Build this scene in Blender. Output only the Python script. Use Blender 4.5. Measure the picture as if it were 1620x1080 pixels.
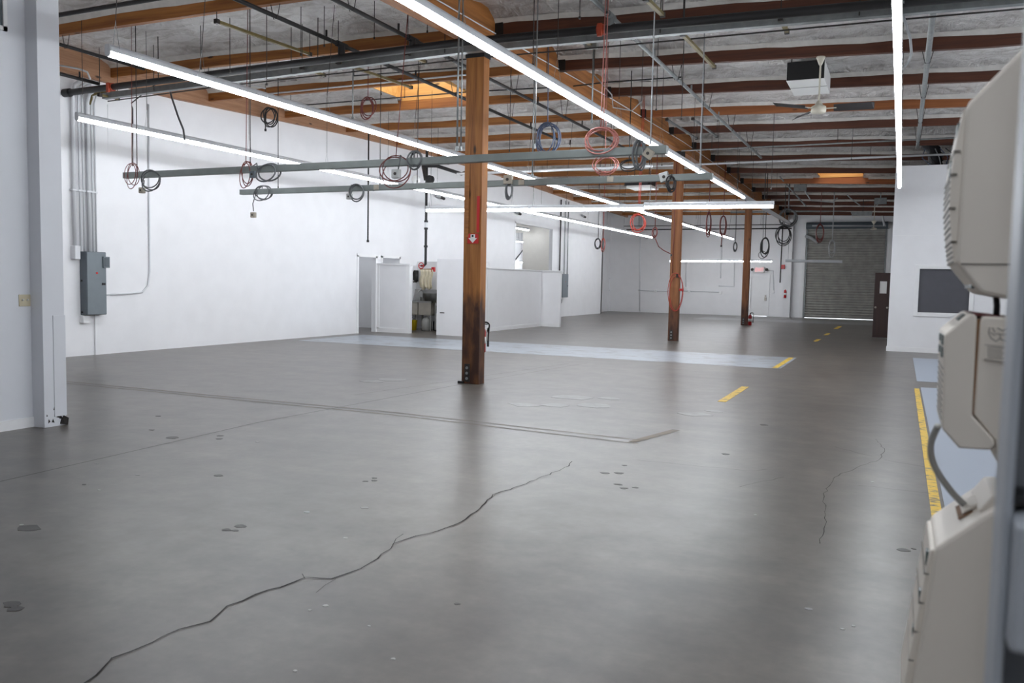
import bpy, math, random
from mathutils import Vector, Matrix
random.seed(7)
for o in list(bpy.data.objects): bpy.data.objects.remove(o)
sc = bpy.context.scene
col = sc.collection

# ------------------------------------------------------------------ camera
F, YAW, PITCH, ROLL, EYE = 1332.9, .430342, .0711422, .019579, 1.55
_f = Vector((-math.sin(YAW)*math.cos(PITCH), math.cos(YAW)*math.cos(PITCH), -math.sin(PITCH)))
_r = Vector((math.cos(YAW), math.sin(YAW), 0))
_u = _r.cross(_f)
RT = _r*math.cos(ROLL) + _u*math.sin(ROLL)
UP = _u*math.cos(ROLL) - _r*math.sin(ROLL)
cam = bpy.data.objects.new('camera', bpy.data.cameras.new('camera'))
col.objects.link(cam); sc.camera = cam
M = Matrix.Identity(4)
for i in range(3):
    M[i][0], M[i][1], M[i][2] = RT[i], UP[i], -_f[i]
M[2][3] = EYE
cam.matrix_world = M
cam.data.sensor_width = 36
cam.data.lens = F/1620*36
cam.data.clip_start = .05
cam.data.dof.use_dof = True
cam.data.dof.focus_distance = 15
cam.data.dof.aperture_fstop = 6.0

# ------------------------------------------------------------------ world, exposure
w = bpy.data.worlds.new('world'); sc.world = w; w.use_nodes = True
bg = w.node_tree.nodes['Background']
bg.inputs[0].default_value = (.85, .92, 1, 1); bg.inputs[1].default_value = 5.0
sc.view_settings.view_transform = 'Standard'
sc.view_settings.look = 'None'
sc.view_settings.gamma = 1
sc.view_settings.use_curve_mapping = False
sc.view_settings.exposure = 0.0
sc.cycles.caustics_reflective = False
sc.cycles.caustics_refractive = False
sc.cycles.blur_glossy = 1.0
sc.cycles.sample_clamp_indirect = 3.0
LAMP = 42.0            # radiance of the LED strips

# ------------------------------------------------------------------ helpers
def P(x, y, X=None, Y=None, Z=None):
    """measured point of the photograph -> place in the hall, on a known plane"""
    d = RT*((x-810)/F) - UP*((y-540)/F) + _f
    if X is not None: t = X/d.x
    elif Y is not None: t = Y/d.y
    else: t = (Z-EYE)/d.z
    return Vector((0, 0, EYE)) + d*t

def lerp(tab, v):
    if v <= tab[0][0]: return tab[0][1]
    for (a, b), (c, d) in zip(tab, tab[1:]):
        if v <= c: return b + (d-b)*(v-a)/(c-a)
    return tab[-1][1]
ZL = [(0,5.05),(9.1,5.2),(14.1,5.31),(16.6,5.41),(19.1,5.48),(21.6,5.52),(26.6,5.5),(31.5,5.4),(36.5,5.3),(45,5.2)]
ZG = [(0,5.05),(9.1,5.17),(11.6,5.21),(16.6,5.33),(21.6,5.40),(26.6,5.39),(31.5,5.27),(36.5,5.18),(45,5.1)]
ZR = [(0,4.85),(11.6,4.98),(14.1,5.04),(16.6,5.10),(19.1,5.16),(21.6,5.24),(24.,5.18),(26.6,5.15),(31.5,5.03),(45,4.95)]
def GX(Y): return -5.80 + .0105*(Y-11.3)
def zb(X, Y):
    """underside of the purlins"""
    a, b, c = lerp(ZL, Y), lerp(ZG, Y), lerp(ZR, Y)
    g = GX(Y)
    if X < g: return b + (a-b)*min(1, (g-X)/(13.9+g))
    return b + (c-b)*min(1, (X-g)/(1-g))

def wloc(o):
    v = Vector((0, 0, 0))
    while o: v += o.location; o = o.parent
    return v

class MB:
    def __init__(s): s.v = []; s.f = []
    def box(s, a, b):
        x0, x1 = sorted((a[0], b[0])); y0, y1 = sorted((a[1], b[1])); z0, z1 = sorted((a[2], b[2]))
        n = len(s.v)
        s.v += [(x0,y0,z0),(x1,y0,z0),(x1,y1,z0),(x0,y1,z0),(x0,y0,z1),(x1,y0,z1),(x1,y1,z1),(x0,y1,z1)]
        s.f += [tuple(n+i for i in q) for q in ((0,3,2,1),(4,5,6,7),(0,1,5,4),(1,2,6,5),(2,3,7,6),(3,0,4,7))]
        return s
    def bar(s, p0, p1, w, h, up=(0,0,1)):
        """rectangular bar between two points; w across, h along up"""
        p0, p1 = Vector(p0), Vector(p1); d = (p1-p0).normalized()
        u = Vector(up); u = (u - d*u.dot(d)).normalized(); r = d.cross(u)
        n = len(s.v)
        for p in (p0, p1):
            for a, b in ((-1,-1),(1,-1),(1,1),(-1,1)):
                s.v.append(tuple(p + r*(a*w/2) + u*(b*h/2)))
        s.f += [tuple(n+i for i in q) for q in ((0,1,2,3),(7,6,5,4),(0,4,5,1),(1,5,6,2),(2,6,7,3),(3,7,4,0))]
        return s
    def tube(s, pts, r, k=6, closed=False):
        pts = [Vector(p) for p in pts]; m = len(pts); n = len(s.v); ref = None
        for i, p in enumerate(pts):
            if closed: d = pts[(i+1) % m] - pts[i-1]
            else: d = pts[min(i+1, m-1)] - pts[max(i-1, 0)]
            d = d.normalized() if d.length > 1e-9 else Vector((0,0,1))
            if ref is None: ref = Vector((0,0,1)) if abs(d.z) < .9 else Vector((1,0,0))
            a = ref - d*ref.dot(d)
            if a.length < 1e-4: a = d.orthogonal()
            a.normalize(); b = d.cross(a); ref = a
            rr = r[i] if isinstance(r, (list, tuple)) else r
            for j in range(k):
                t = 2*math.pi*j/k
                s.v.append(tuple(p + a*(rr*math.cos(t)) + b*(rr*math.sin(t))))
        for i in range(m if closed else m-1):
            for j in range(k):
                i2 = (i+1) % m
                s.f.append((n+i*k+j, n+i*k+(j+1)%k, n+i2*k+(j+1)%k, n+i2*k+j))
        if not closed:
            s.f.append(tuple(n+j for j in reversed(range(k))))
            s.f.append(tuple(n+(m-1)*k+j for j in range(k)))
        return s
    def cyl(s, p0, p1, r, k=12, r1=None):
        return s.tube([p0, p1], [r, r if r1 is None else r1], k)
    def lathe(s, c, prof, k=16):
        n = len(s.v); m = len(prof)
        for r, z in prof:
            for j in range(k):
                t = 2*math.pi*j/k
                s.v.append((c[0]+r*math.cos(t), c[1]+r*math.sin(t), c[2]+z))
        for i in range(m-1):
            for j in range(k):
                s.f.append((n+i*k+j, n+i*k+(j+1)%k, n+(i+1)*k+(j+1)%k, n+(i+1)*k+j))
        s.f.append(tuple(n+j for j in reversed(range(k))))
        s.f.append(tuple(n+(m-1)*k+j for j in range(k)))
        return s
    def prism(s, prof, a, b, axis='Y'):
        """extrude a 2D outline along an axis (prof in the two other coordinates, in order)"""
        n = len(s.v); m = len(prof)
        for t in (a, b):
            for p in prof:
                s.v.append({'Y': (p[0], t, p[1]), 'X': (t, p[0], p[1]), 'Z': (p[0], p[1], t)}[axis])
        s.f.append(tuple(n+i for i in range(m))); s.f.append(tuple(n+m+i for i in reversed(range(m))))
        for i in range(m):
            j = (i+1) % m
            s.f.append((n+i, n+m+i, n+m+j, n+j))
        return s
    def build(s, name, mat, parent=None, smooth=False, bevel=0, base=False):
        xs = [[p[i] for p in s.v] for i in range(3)]
        c = Vector([(min(q)+max(q))/2 for q in xs])
        if base: c.z = min(xs[2])
        me = bpy.data.meshes.new(name)
        me.from_pydata([tuple(Vector(p)-c) for p in s.v], [], s.f)
        import bmesh
        bm = bmesh.new(); bm.from_mesh(me); bmesh.ops.recalc_face_normals(bm, faces=bm.faces)
        bm.to_mesh(me); bm.free()
        me.materials.append(mat)
        if smooth:
            for p in me.polygons: p.use_smooth = True
        o = bpy.data.objects.new(name, me); col.objects.link(o)
        o.location = c - (wloc(parent) if parent else Vector())
        o.parent = parent
        if bevel:
            b = o.modifiers.new('bevel', 'BEVEL'); b.width = bevel; b.segments = 2; b.limit_method = 'ANGLE'
        return o

def empty(name, loc):
    o = bpy.data.objects.new(name, None); col.objects.link(o); o.location = loc
    o.empty_display_size = .1
    return o
def tag(o, label, cat, group=None):
    o['label'] = label; o['category'] = cat
    if group: o['group'] = group
    return o
def struct(o, label=None):
    o['kind'] = 'structure'
    if label: o['label'] = label
    return o
def thing(name, loc, label, cat, group=None): return tag(empty(name, loc), label, cat, group)

# ------------------------------------------------------------------ materials
def srgb(r, g, b):
    f = lambda c: (c/255/12.92) if c/255 <= .04045 else ((c/255+.055)/1.055)**2.4
    return (f(r), f(g), f(b), 1)
class NT:
    def __init__(s, name):
        s.m = bpy.data.materials.new(name); s.m.use_nodes = True
        s.t = s.m.node_tree; s.n = s.t.nodes; s.b = s.n['Principled BSDF']
    def add(s, typ, ins=None, **kw):
        n = s.n.new(typ)
        for k, v in kw.items(): setattr(n, k, v)
        for k, v in (ins or {}).items():
            if isinstance(v, bpy.types.NodeSocket): s.t.links.new(v, n.inputs[k])
            else: n.inputs[k].default_value = v
        return n
    def link(s, a, b): s.t.links.new(a, b)
    def pos(s, scale=(1,1,1)):
        g = s.add('ShaderNodeNewGeometry')
        return s.add('ShaderNodeMapping', {'Vector': g.outputs['Position'], 'Scale': scale}).outputs[0]
    def noise(s, vec, scale, detail=3, rough=.5, dist=0):
        return s.add('ShaderNodeTexNoise', {'Vector': vec, 'Scale': scale, 'Detail': detail, 'Roughness': rough, 'Distortion': dist}).outputs[0]
    def ramp(s, fac, stops):
        r = s.add('ShaderNodeValToRGB', {'Fac': fac}); e = r.color_ramp.elements
        while len(e) < len(stops): e.new(.5)
        for i, (p, c) in enumerate(stops): e[i].position = p; e[i].color = c
        return r.outputs[0]
    def mix(s, fac, a, b, typ='MIX'):
        m = s.add('ShaderNodeMix', data_type='RGBA', blend_type=typ)
        for sock, v in ((m.inputs[0], fac), (m.inputs[6], a), (m.inputs[7], b)):
            if isinstance(v, bpy.types.NodeSocket): s.link(v, sock)
            else: sock.default_value = v
        return m.outputs[2]
    def bump(s, h, strength, dist=.02):
        n = s.add('ShaderNodeBump', {'Height': h, 'Strength': strength, 'Distance': dist})
        s.link(n.outputs[0], s.b.inputs['Normal'])
def plain(name, rgb, rough=.5, metal=0, var=.0, vs=6, bump=0, spec=.5):
    t = NT(name); b = t.b
    c = srgb(*rgb)
    b.inputs['Roughness'].default_value = rough; b.inputs['Metallic'].default_value = metal
    b.inputs['Specular IOR Level'].default_value = spec
    p = t.pos(); n = t.noise(p, vs, 4)
    k = 1-var
    dark = (c[0]*k, c[1]*k, c[2]*k, 1)
    t.link(t.ramp(n, [(.35, dark), (.65, c)]), b.inputs['Base Color'])
    if bump: t.bump(n, bump, .01)
    return t.m
def wood(name, a, b, axis, rough=.6, wear=None, grain=14):
    """a dark, b light, grain along axis"""
    t = NT(name)
    sc_ = [grain]*3; sc_['XYZ'.index(axis)] = .7
    p = t.pos(tuple(sc_))
    n1 = t.noise(p, 1.0, 5, .6, .6)
    n2 = t.noise(t.pos(tuple(.45 if v == .7 else 2.2 for v in sc_)), 1.0, 3)
    c = t.ramp(n1, [(.3, srgb(*a)), (.7, srgb(*b))])
    c = t.mix(n2, c, t.mix(.5, c, srgb(*a)), 'MIX')
    vor = t.add('ShaderNodeTexVoronoi', {'Vector': t.pos(tuple(1.2 if v == .7 else 3.5 for v in sc_)), 'Scale': 1.0})
    k = t.ramp(vor.outputs['Distance'], [(.05, (1,1,1,1)), (.11, (0,0,0,1))])
    c = t.mix(k, c, srgb(*[q*.45 for q in a]))
    if wear:      # grime with a shape of its own up to a height
        g = t.add('ShaderNodeNewGeometry'); s = t.add('ShaderNodeSeparateXYZ', {0: g.outputs['Position']})
        n3 = t.noise(t.pos((5,5,1.6)), 1.0, 4, .6)
        h = t.add('ShaderNodeMath', {0: n3, 1: .9}, operation='MULTIPLY').outputs[0]
        h = t.add('ShaderNodeMath', {0: s.outputs[2], 1: h}, operation='SUBTRACT').outputs[0]
        n4 = t.noise(t.pos((9,9,2.5)), 1.0, 4, .6)
        m = t.ramp(h, [(wear*.5-.15, (1,1,1,1)), (min(1, wear*.5+.35), (0,0,0,1))])
        m = t.mix(t.ramp(n4, [(.4,(0,0,0,1)),(.75,(.5,.5,.5,1))]), m, (0,0,0,1))
        c = t.mix(m, c, srgb(58, 31, 20))
    t.link(c, t.b.inputs['Base Color']); t.b.inputs['Roughness'].default_value = rough
    t.bump(n1, .25, .01)
    return t.m
def glow(name, rgb, strength):
    t = NT(name); t.b.inputs['Base Color'].default_value = (.8,.8,.8,1)
    t.b.inputs['Emission Color'].default_value = (*rgb, 1); t.b.inputs['Emission Strength'].default_value = strength
    return t.m

def concrete():
    t = NT('polished_concrete'); p = t.pos()
    a = t.noise(p, .5, 4, .55); c = t.noise(t.pos((.4,1.6,1)), 1.3, 5, .6, .4); b = t.noise(p, 3.2, 5, .6); g = t.noise(p, 14, 3, .6)
    base = t.ramp(a, [(.05, srgb(22,20,18)), (.95, srgb(136,130,123))])
    base = t.mix(t.ramp(c, [(.2,(0,0,0,1)),(.85,(.95,.95,.95,1))]), base, srgb(130,122,113))
    base = t.mix(t.ramp(b, [(.2,(0,0,0,1)),(.9,(.8,.8,.8,1))]), base, srgb(58,55,52))
    base = t.mix(t.ramp(g, [(.2,(.3,.3,.3,1)),(.8,(0,0,0,1))]), base, srgb(44,42,40))
    t.link(base, t.b.inputs['Base Color'])
    t.b.inputs['Roughness'].default_value = .33
    t.b.inputs['Specular IOR Level'].default_value = .52
    return t.m
def worn_paint(name, rgb, under, lo=.36, hi=.5, rough=.4, scale=2.2):
    t = NT(name); p = t.pos((.8,1.6,1))
    n = t.noise(p, scale, 6, .68, .3)
    c = t.mix(t.ramp(n, [(lo,(0,0,0,1)),(hi,(1,1,1,1))]), srgb(*under), srgb(*rgb))
    t.link(c, t.b.inputs['Base Color']); t.b.inputs['Roughness'].default_value = rough
    return t.m
def foil():
    t = NT('foil_insulation'); p = t.pos()
    n1 = t.noise(t.pos((1.1,2.4,1)), 1.6, 5, .6, 1.2); n2 = t.noise(t.pos((2.5,1.2,1)), 3.2, 6, .6, 1.0)
    c = t.ramp(n1, [(.22, srgb(176,169,161)), (.55, srgb(242,240,238))])  # brownish patches, and shade of the creases put into the colour
    t.link(c, t.b.inputs['Base Color'])
    t.b.inputs['Roughness'].default_value = .34; t.b.inputs['Metallic'].default_value = .4
    h = t.add('ShaderNodeMath', {0: n1, 1: n2}, operation='ADD').outputs[0]
    t.bump(h, 1.0, .16)
    return t.m
M_FLOOR = concrete()
M_WALL = plain('white_wall_paint', (243,243,245), .55, var=.03, vs=2.5, bump=.03)
M_TRIM = plain('white_trim_paint', (245,245,246), .4, var=.02)
M_BEIGE = plain('beige_wall_paint', (226,222,214), .6, var=.03)
M_NEARW = plain('near_wall_paint', (226,228,233), .55, var=.03, vs=2, bump=.03)
M_SCUFF = plain('chipped_dark', (48,44,42), .9, var=.5, vs=40)
M_FOIL = foil()
M_COLUMN = wood('column_timber', (112,64,24), (196,132,68), 'Z', wear=1.75)
M_COLUMN2 = wood('column_timber_brown', (112,66,36), (172,114,68), 'Z', wear=.6)
M_GIRDER = wood('girder_timber', (124,72,30), (192,128,66), 'Y')
M_PURLIN = wood('purlin_timber', (122,70,29), (186,124,62), 'X')
M_PURLIN_RED = wood('purlin_red_stain', (66,34,22), (108,60,36), 'X')
M_PURLIN_MID = wood('purlin_brown_stain', (126,70,34), (172,106,58), 'X')
M_LEDGER = wood('ledger_timber', (142,100,72), (190,146,112), 'Y')
M_PLY = wood('skylight_plywood', (196,140,72), (232,184,110), 'X')
M_BLACK = plain('black_pipe', (22,20,21), .55, 0, .3)
M_GALV = plain('galvanised_steel', (148,152,152), .42, .7, .2, 9)
M_RAIL = plain('grey_painted_duct', (124,130,128), .45, .25, .12)
M_STRUT = plain('olive_strut', (122,108,66), .55, .3, .2)
M_ROD = plain('dark_rod', (62,58,56), .5, .5, .2)
M_CONDUIT_W = plain('white_conduit', (224,226,229), .45, var=.03)
M_HOUSING = plain('lamp_housing', (205,208,212), .45, var=.02)
M_LED = glow('led_diffuser', (.90,.945,1.0), LAMP)
M_LENS_OFF = plain('unlit_diffuser', (206,208,212), .35, var=.02)
M_RED = plain('red_cord', (176,62,48), .5, var=.2)
M_PINK = plain('faded_red_cord', (186,118,110), .5, var=.2)
M_DKRED = plain('dark_red_cord', (112,48,44), .5, var=.2)
M_BLKCORD = plain('black_cord', (38,37,39), .5, var=.2)
M_GRYCORD = plain('grey_cord', (96,98,100), .5, var=.2)
M_LTCORD = plain('light_grey_cord', (172,174,176), .5, var=.1)
M_BLUCORD = plain('blue_grey_cord', (86,98,124), .5, var=.2)
M_ORANGE = plain('orange_coupling', (178,72,44), .5, var=.2)
M_BOXTAN = plain('tan_outlet_box', (168,160,146), .5, .1, .15)
M_BOXSTEEL = plain('steel_outlet_box', (170,172,170), .4, .5, .15)
M_PANEL = plain('panel_grey', (124,132,138), .45, .15, .06)
M_PANELDK = plain('panel_dark_grey', (92,100,106), .45, .15, .06)
M_DARK = plain('matt_black', (20,20,21), .55, var=.2)
M_SIGNRED = plain('sign_red', (196,38,36), .45, var=.05)
M_SIGNWHITE = plain('sign_white', (240,240,238), .45, var=.02)
M_IVORY = plain('ivory_plate', (206,196,168), .45, var=.05)
M_EXT = plain('extinguisher_red', (188,30,32), .3, var=.1)
M_STEEL = plain('stainless', (172,172,170), .32, .75, .12)
M_SINK = plain('sink_dull_steel', (184,178,166), .45, .35, .1)
M_CLOCK = plain('clock_beige', (232,224,213), .5, var=.05, vs=5, bump=.02)
M_CLOCKDK = plain('clock_groove', (96,90,82), .6, var=.1)
M_CLOCKBTN = plain('clock_button', (70,86,84), .4, var=.1)
M_RUST = plain('rust_stain', (142,104,70), .7, var=.3, vs=30)
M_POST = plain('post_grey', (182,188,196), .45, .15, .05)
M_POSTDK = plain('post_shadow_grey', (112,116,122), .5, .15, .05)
M_YTAPE = worn_paint('yellow_tape', (214,176,52), (104,98,80), .40, .47, .5, 11)
M_BLUEP = worn_paint('blue_grey_paint', (150,157,165), (110,108,105), .34, .50, .32)
M_BLUEP2 = worn_paint('blue_grey_paint_solid', (152,160,172), (128,128,128), .18, .3, .4)
M_WORNP = worn_paint('pale_worn_paint', (146,148,150), (108,105,102), .42, .62, .32)
M_SPECK = plain('paint_fleck', (178,178,174), .6, var=.1)
M_LIP = plain('insulation_lip', (212,208,202), .6, var=.12, vs=9)
M_CRACK = plain('crack_dark', (44,41,39), .9, var=.3, vs=30)
M_JOINT = plain('joint_dark', (72,68,64), .9, var=.3, vs=10)
M_PALESCUFF = worn_paint('pale_scuff', (122,120,117), (96,93,90), .40, .62, .33, 7)
M_STAIN = worn_paint('floor_stain', (60,57,55), (78,75,72), .4, .6, .5, 6)
M_TAN = worn_paint('tan_joint', (122,108,92), (106,101,96), .4, .55, .6, 5)
M_SLAT = plain('roller_slat', (168,166,160), .5, .2, .22, 3)
M_DOORBR = wood('dark_brown_door', (42,22,18), (62,34,27), 'Z', .45)
M_WINDARK = plain('tinted_glass', (88,88,94), .08, var=.05)
M_WHITEPL = plain('white_plastic', (236,236,234), .4, var=.02)
M_CLOTH = plain('cream_cloth', (222,212,186), .85, var=.1, vs=9)
M_YEL = plain('yellow_plastic', (226,196,36), .45, var=.08)
M_JUG = plain('translucent_jug', (176,176,172), .4, var=.1)
M_FANW = plain('fan_cream', (208,202,186), .4, var=.04)
M_FANB = plain('fan_blade_dark', (58,56,58), .4, var=.2)
M_KNOB = plain('brushed_knob', (190,184,176), .3, .8, .05)
M_FLEX = plain('black_flex_duct', (30,28,34), .6, var=.3)

# ------------------------------------------------------------------ structure
def wall_cells(axis, pos, th, a0, a1, z0, z1, holes):
    """wall slab with rectangular openings; axis X = plane x const"""
    A = sorted({a0, a1, *[h[0] for h in holes], *[h[1] for h in holes]})
    Zs = sorted({z0, z1, *[h[2] for h in holes], *[h[3] for h in holes]})
    m = MB()
    for i in range(len(A)-1):
        j = 0
        while j < len(Zs)-1:
            inh = lambda jj: any(h[0] <= (A[i]+A[i+1])/2 <= h[1] and h[2] <= (Zs[jj]+Zs[jj+1])/2 <= h[3] for h in holes)
            if inh(j): j += 1; continue
            k = j
            while k+1 < len(Zs)-1 and not inh(k+1): k += 1
            if axis == 'X': m.box((pos, A[i], Zs[j]), (pos+th, A[i+1], Zs[k+1]))
            else: m.box((A[i], pos, Zs[j]), (A[i+1], pos+th, Zs[k+1]))
            j = k+1
    return m
TOP = 6.3
WX = -13.9
floor_o = struct(MB().box((-19, -4.2, -.25), (8, 52, 0)).build('floor', M_FLOOR), 'grey polished concrete floor slab')
# left wall with a doorway, a small high opening and an office opening
struct(wall_cells('X', WX, -.15, 5.7, 41.2, 0, TOP, [(19.78,20.70,0,2.18),(21.0,21.95,2.0,2.18),(30.4,34.3,1.85,3.85)]).build('wall_left', M_WALL), 'long white painted wall on the left')
struct(wall_cells('X', -14.75, -.15, 41.0, 45.2, 0, TOP, []).build('wall_left_recess', M_WALL), 'white recessed wall at the far left corner')
struct(MB().box((-14.9,41.05,0),(-13.9,41.2,TOP)).build('wall_left_return', M_WALL), 'short white return wall at the far left')
struct(wall_cells('Y', 45.0, .15, -14.9, 8, 0, TOP, [(-4.42,-.74,0,4.62),(-7.08,-6.20,0,2.05)]).build('wall_back', M_WALL), 'white back wall with roller door and exit door')
struct(wall_cells('X', 7.5, .15, -4.2, 45.2, 0, TOP, []).build('wall_right', M_WALL), 'white wall on the far right')
struct(wall_cells('Y', -4.0, -.15, -8.1, 7.7, 0, TOP, []).build('wall_front', M_WALL), 'white wall behind the viewpoint')
struct(wall_cells('X', -7.86, -.15, -4.2, 5.8, 0, TOP, []).build('wall_near_left', M_NEARW), 'pale grey painted wall close on the left')
struct(MB().box((-13.9,5.7,0),(-7.95,5.85,TOP)).build('wall_near_return', M_WALL), 'white return wall behind the near left wall')
# corner post of the near wall, chipped at the foot
cp = struct(MB().box((-8.0,5.62,0),(-7.69,5.86,TOP)).build('trim_1', M_NEARW, bevel=.004), 'pale boxed corner post at the end of the near wall')
mb = MB()
for i in range(9):
    a = random.uniform(5.63,5.84); z = random.uniform(.02,.2)
    mb.prism([(a,z),(a+random.uniform(.015,.04),z+random.uniform(-.01,.02)),(a+random.uniform(.0,.03),z+random.uniform(.02,.06))], -7.70,-7.6885,'X')
mb.build('chipped_patch', M_SCUFF, cp)
MB().box((-7.70,5.73,.10),(-7.682,5.865,1.12)).build('corner_guard', M_NEARW, cp, bevel=.002)
MB().prism([(5.79,.02),(5.87,.0),(5.88,.07),(5.83,.10),(5.80,.06)],-7.72,-7.675,'X').build('torn_corner', M_SCUFF, cp)
struct(MB().box((-7.86,-4,0),(-7.845,5.62,.1)).build('baseboard_near_left', M_TRIM), 'white baseboard of the near wall')

# rooms behind the left wall
struct(wall_cells('X', -17.6, -.1, 18.9, 41.2, 0, 4.3, []).build('wall_office_back', M_WALL), 'white rear wall of the side office')
struct(wall_cells('Y', 36.4, .1, -17.6, WX-.15, 0, 4.3, [(-17.1,-16.25,1.5,3.85)]).build('wall_office_end', M_BEIGE), 'beige end wall of the side office with an opening')
struct(MB().box((-17.7,18.8,0),(WX-.15,18.9,4.3)).build('wall_office_near', M_WALL), 'near wall of the side office')
struct(MB().box((-17.7,41.1,0),(WX-.15,41.2,4.3)).build('wall_office_far', M_WALL), 'far wall of the side office')
struct(MB().box((-17.7,18.8,4.3),(WX-.15,41.2,4.4)).build('ceiling_office', M_WALL), 'ceiling of the side office')
struct(MB().box((-17.6,22.3,0),(WX-.15,22.4,4.3)).build('wall_office_mid', M_WALL), 'white cross wall inside the side rooms')
# door and window trims on the left wall
m = MB()
for y in (19.74,20.66): m.box((WX,y,0),(WX+.02,y+.08,2.2))
m.box((WX,19.74,2.16),(WX+.02,20.74,2.25)); struct(m.build('trim_2', M_TRIM), 'white trim around the open doorway')
m = MB()
for y in (20.95,21.93): m.box((WX,y,1.97),(WX+.02,y+.07,2.22))
m.box((WX,20.95,2.17),(WX+.02,22.0,2.25)); m.box((WX,20.95,1.95),(WX+.02,22.0,2.01))
struct(m.build('trim_3', M_TRIM), 'white trim around the small high opening')
m = MB()
for y in (30.34,34.28): m.box((WX,y,1.8),(WX+.015,y+.08,3.9))
m.box((WX,30.34,3.84),(WX+.015,34.36,3.92)); struct(m.build('trim_4', M_TRIM), 'white trim around the tall office opening')
struct(MB().box((WX,11.22,0),(WX+.03,11.56,TOP-1.2)).build('trim_5', M_WALL), 'narrow white wall pier beside the electrical panel')
# partition beside the doorway
pt = struct(MB().box((WX,20.74,0),(-12.80,20.84,1.96)).build('wall_partition', M_WALL), 'low white partition beside the open doorway')
MB().box((WX,20.70,1.96),(-12.76,20.88,2.0)).build('cap', M_TRIM, pt)
MB().box((-12.90,20.715,0),(-12.77,20.87,1.96)).build('end_trim', M_TRIM, pt)
MB().box((WX,20.72,0),(-12.80,20.74,.13)).build('skirting', M_TRIM, pt)
MB().box((WX+.0,20.72,.1),(WX+.1,20.74,1.96)).build('side_trim', M_TRIM, pt)
# alcove back and side
struct(MB().box((-13.9,23.0,0),(-11.4,23.1,2.12)).build('wall_alcove_back', M_WALL), 'low white wall behind the sink')
bl = struct(MB().box((-11.85,20.68,0),(-10.62,20.84,2.14)).build('wall_block', M_WALL), 'plain white boxed-in wall right of the sink')
MB().box((-11.74,20.672,.62),(-11.60,20.682,.645)).build('slot', M_ROD, bl)
# half wall
hw = struct(wall_cells('X', -11.42, -.12, 20.84, 27.55, 0, 1.92, []).build('wall_half', M_WALL), 'low white half wall running back from the column')
MB().box((-11.58,20.85,1.92),(-11.38,27.62,1.955)).build('cap', M_TRIM, hw)
MB().box((-11.42,20.86,0),(-11.40,27.3,.12)).build('skirting', M_TRIM, hw)
hw2 = struct(MB().box((-11.54,27.25,0),(-10.70,27.37,1.92)).build('wall_half_return', M_WALL), 'short return of the low white half wall')
MB().box((-11.58,27.21,1.92),(-10.66,27.41,1.955)).build('cap', M_TRIM, hw2)
MB().box((-11.40,27.23,0),(-10.70,27.25,.12)).build('skirting', M_TRIM, hw2)
# office box on the right
OX, OY, OZ = -.25, 23.0, 4.48
of = struct(wall_cells('Y', OY, .12, OX, 7.5, 0, OZ, [(.40,1.50,.99,2.05)]).build('wall_office_face', M_WALL), 'tall white office wall on the right with a dark window')
MB().box((OX,OY-.008,2.86),(7.5,OY,2.875)).build('seam', M_TRIM, of)
struct(wall_cells('X', OX, .12, OY+.12, 45.0, 0, OZ, [(28.85,29.75,0,2.07)]).build('wall_office_side', M_WALL), 'white side wall of the right office')
struct(MB().box((OX,OY,OZ),(7.5,45,OZ+.08)).build('ceiling_office_box', M_WALL), 'flat white top of the right office')
struct(MB().box((OX-.015,OY-.015,0),(7.5,OY,.12)).build('baseboard_office', M_TRIM), 'white baseboard of the right office wall')
wn = struct(empty('window_1', (.95,OY,.9)), 'dark tinted office window with white frame')
for a, b in (((.30,OY-.03,.89),(.40,OY+.12,2.15)),((1.50,OY-.03,.89),(1.60,OY+.12,2.15)),((.40,OY-.03,2.05),(1.50,OY+.12,2.15)),((.40,OY-.03,.89),(1.50,OY+.12,.99))):
    MB().box(a, b).build('frame_rail', M_TRIM, wn, bevel=.006)
MB().box((.40,OY+.04,.99),(1.50,OY+.05,2.05)).build('pane', M_WINDARK, wn)
struct(MB().box((.2,OY+.5,.0),(2.2,OY+.55,3)).build('wall_office_blind', M_PANELDK), 'dark screen inside the right office')

# brown door, standing open
dr = struct(empty('door_1', (-.30,28.8,0)), 'dark brown door standing open with a small glass light')
DX0, DX1, DY = -.75, -.31, 28.78
for a, b in (((DX0,DY,.02),(DX1,DY+.045,1.40)),((DX0,DY,1.78),(DX1,DY+.045,2.04)),((DX0,DY,1.40),(DX0+.15,DY+.045,1.78)),((DX1-.09,DY,1.40),(DX1,DY+.045,1.78))):
    MB().box(a, b).build('door_panel', M_DOORBR, dr)
MB().box((DX0+.15,DY+.015,1.40),(DX1-.09,DY+.03,1.78)).build('pane', M_WHITEPL, dr)
for x in (DX0+.06, DX1-.05):
    MB().lathe((0,0,0), [(.012,0),(.012,.03),(.028,.035),(.032,.055),(.02,.075)], 12)
    k = MB().tube([(x,DY,.96),(x,DY-.03,.96),(x,DY-.035,.96),(x,DY-.06,.96),(x,DY-.075,.96)], [.014,.014,.03,.034,.018], 12).build('knob', M_KNOB, dr, True)
MB().box((OX-.02,28.80,0),(OX,28.86,2.1)).build('jamb', M_DOORBR, dr)

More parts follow.
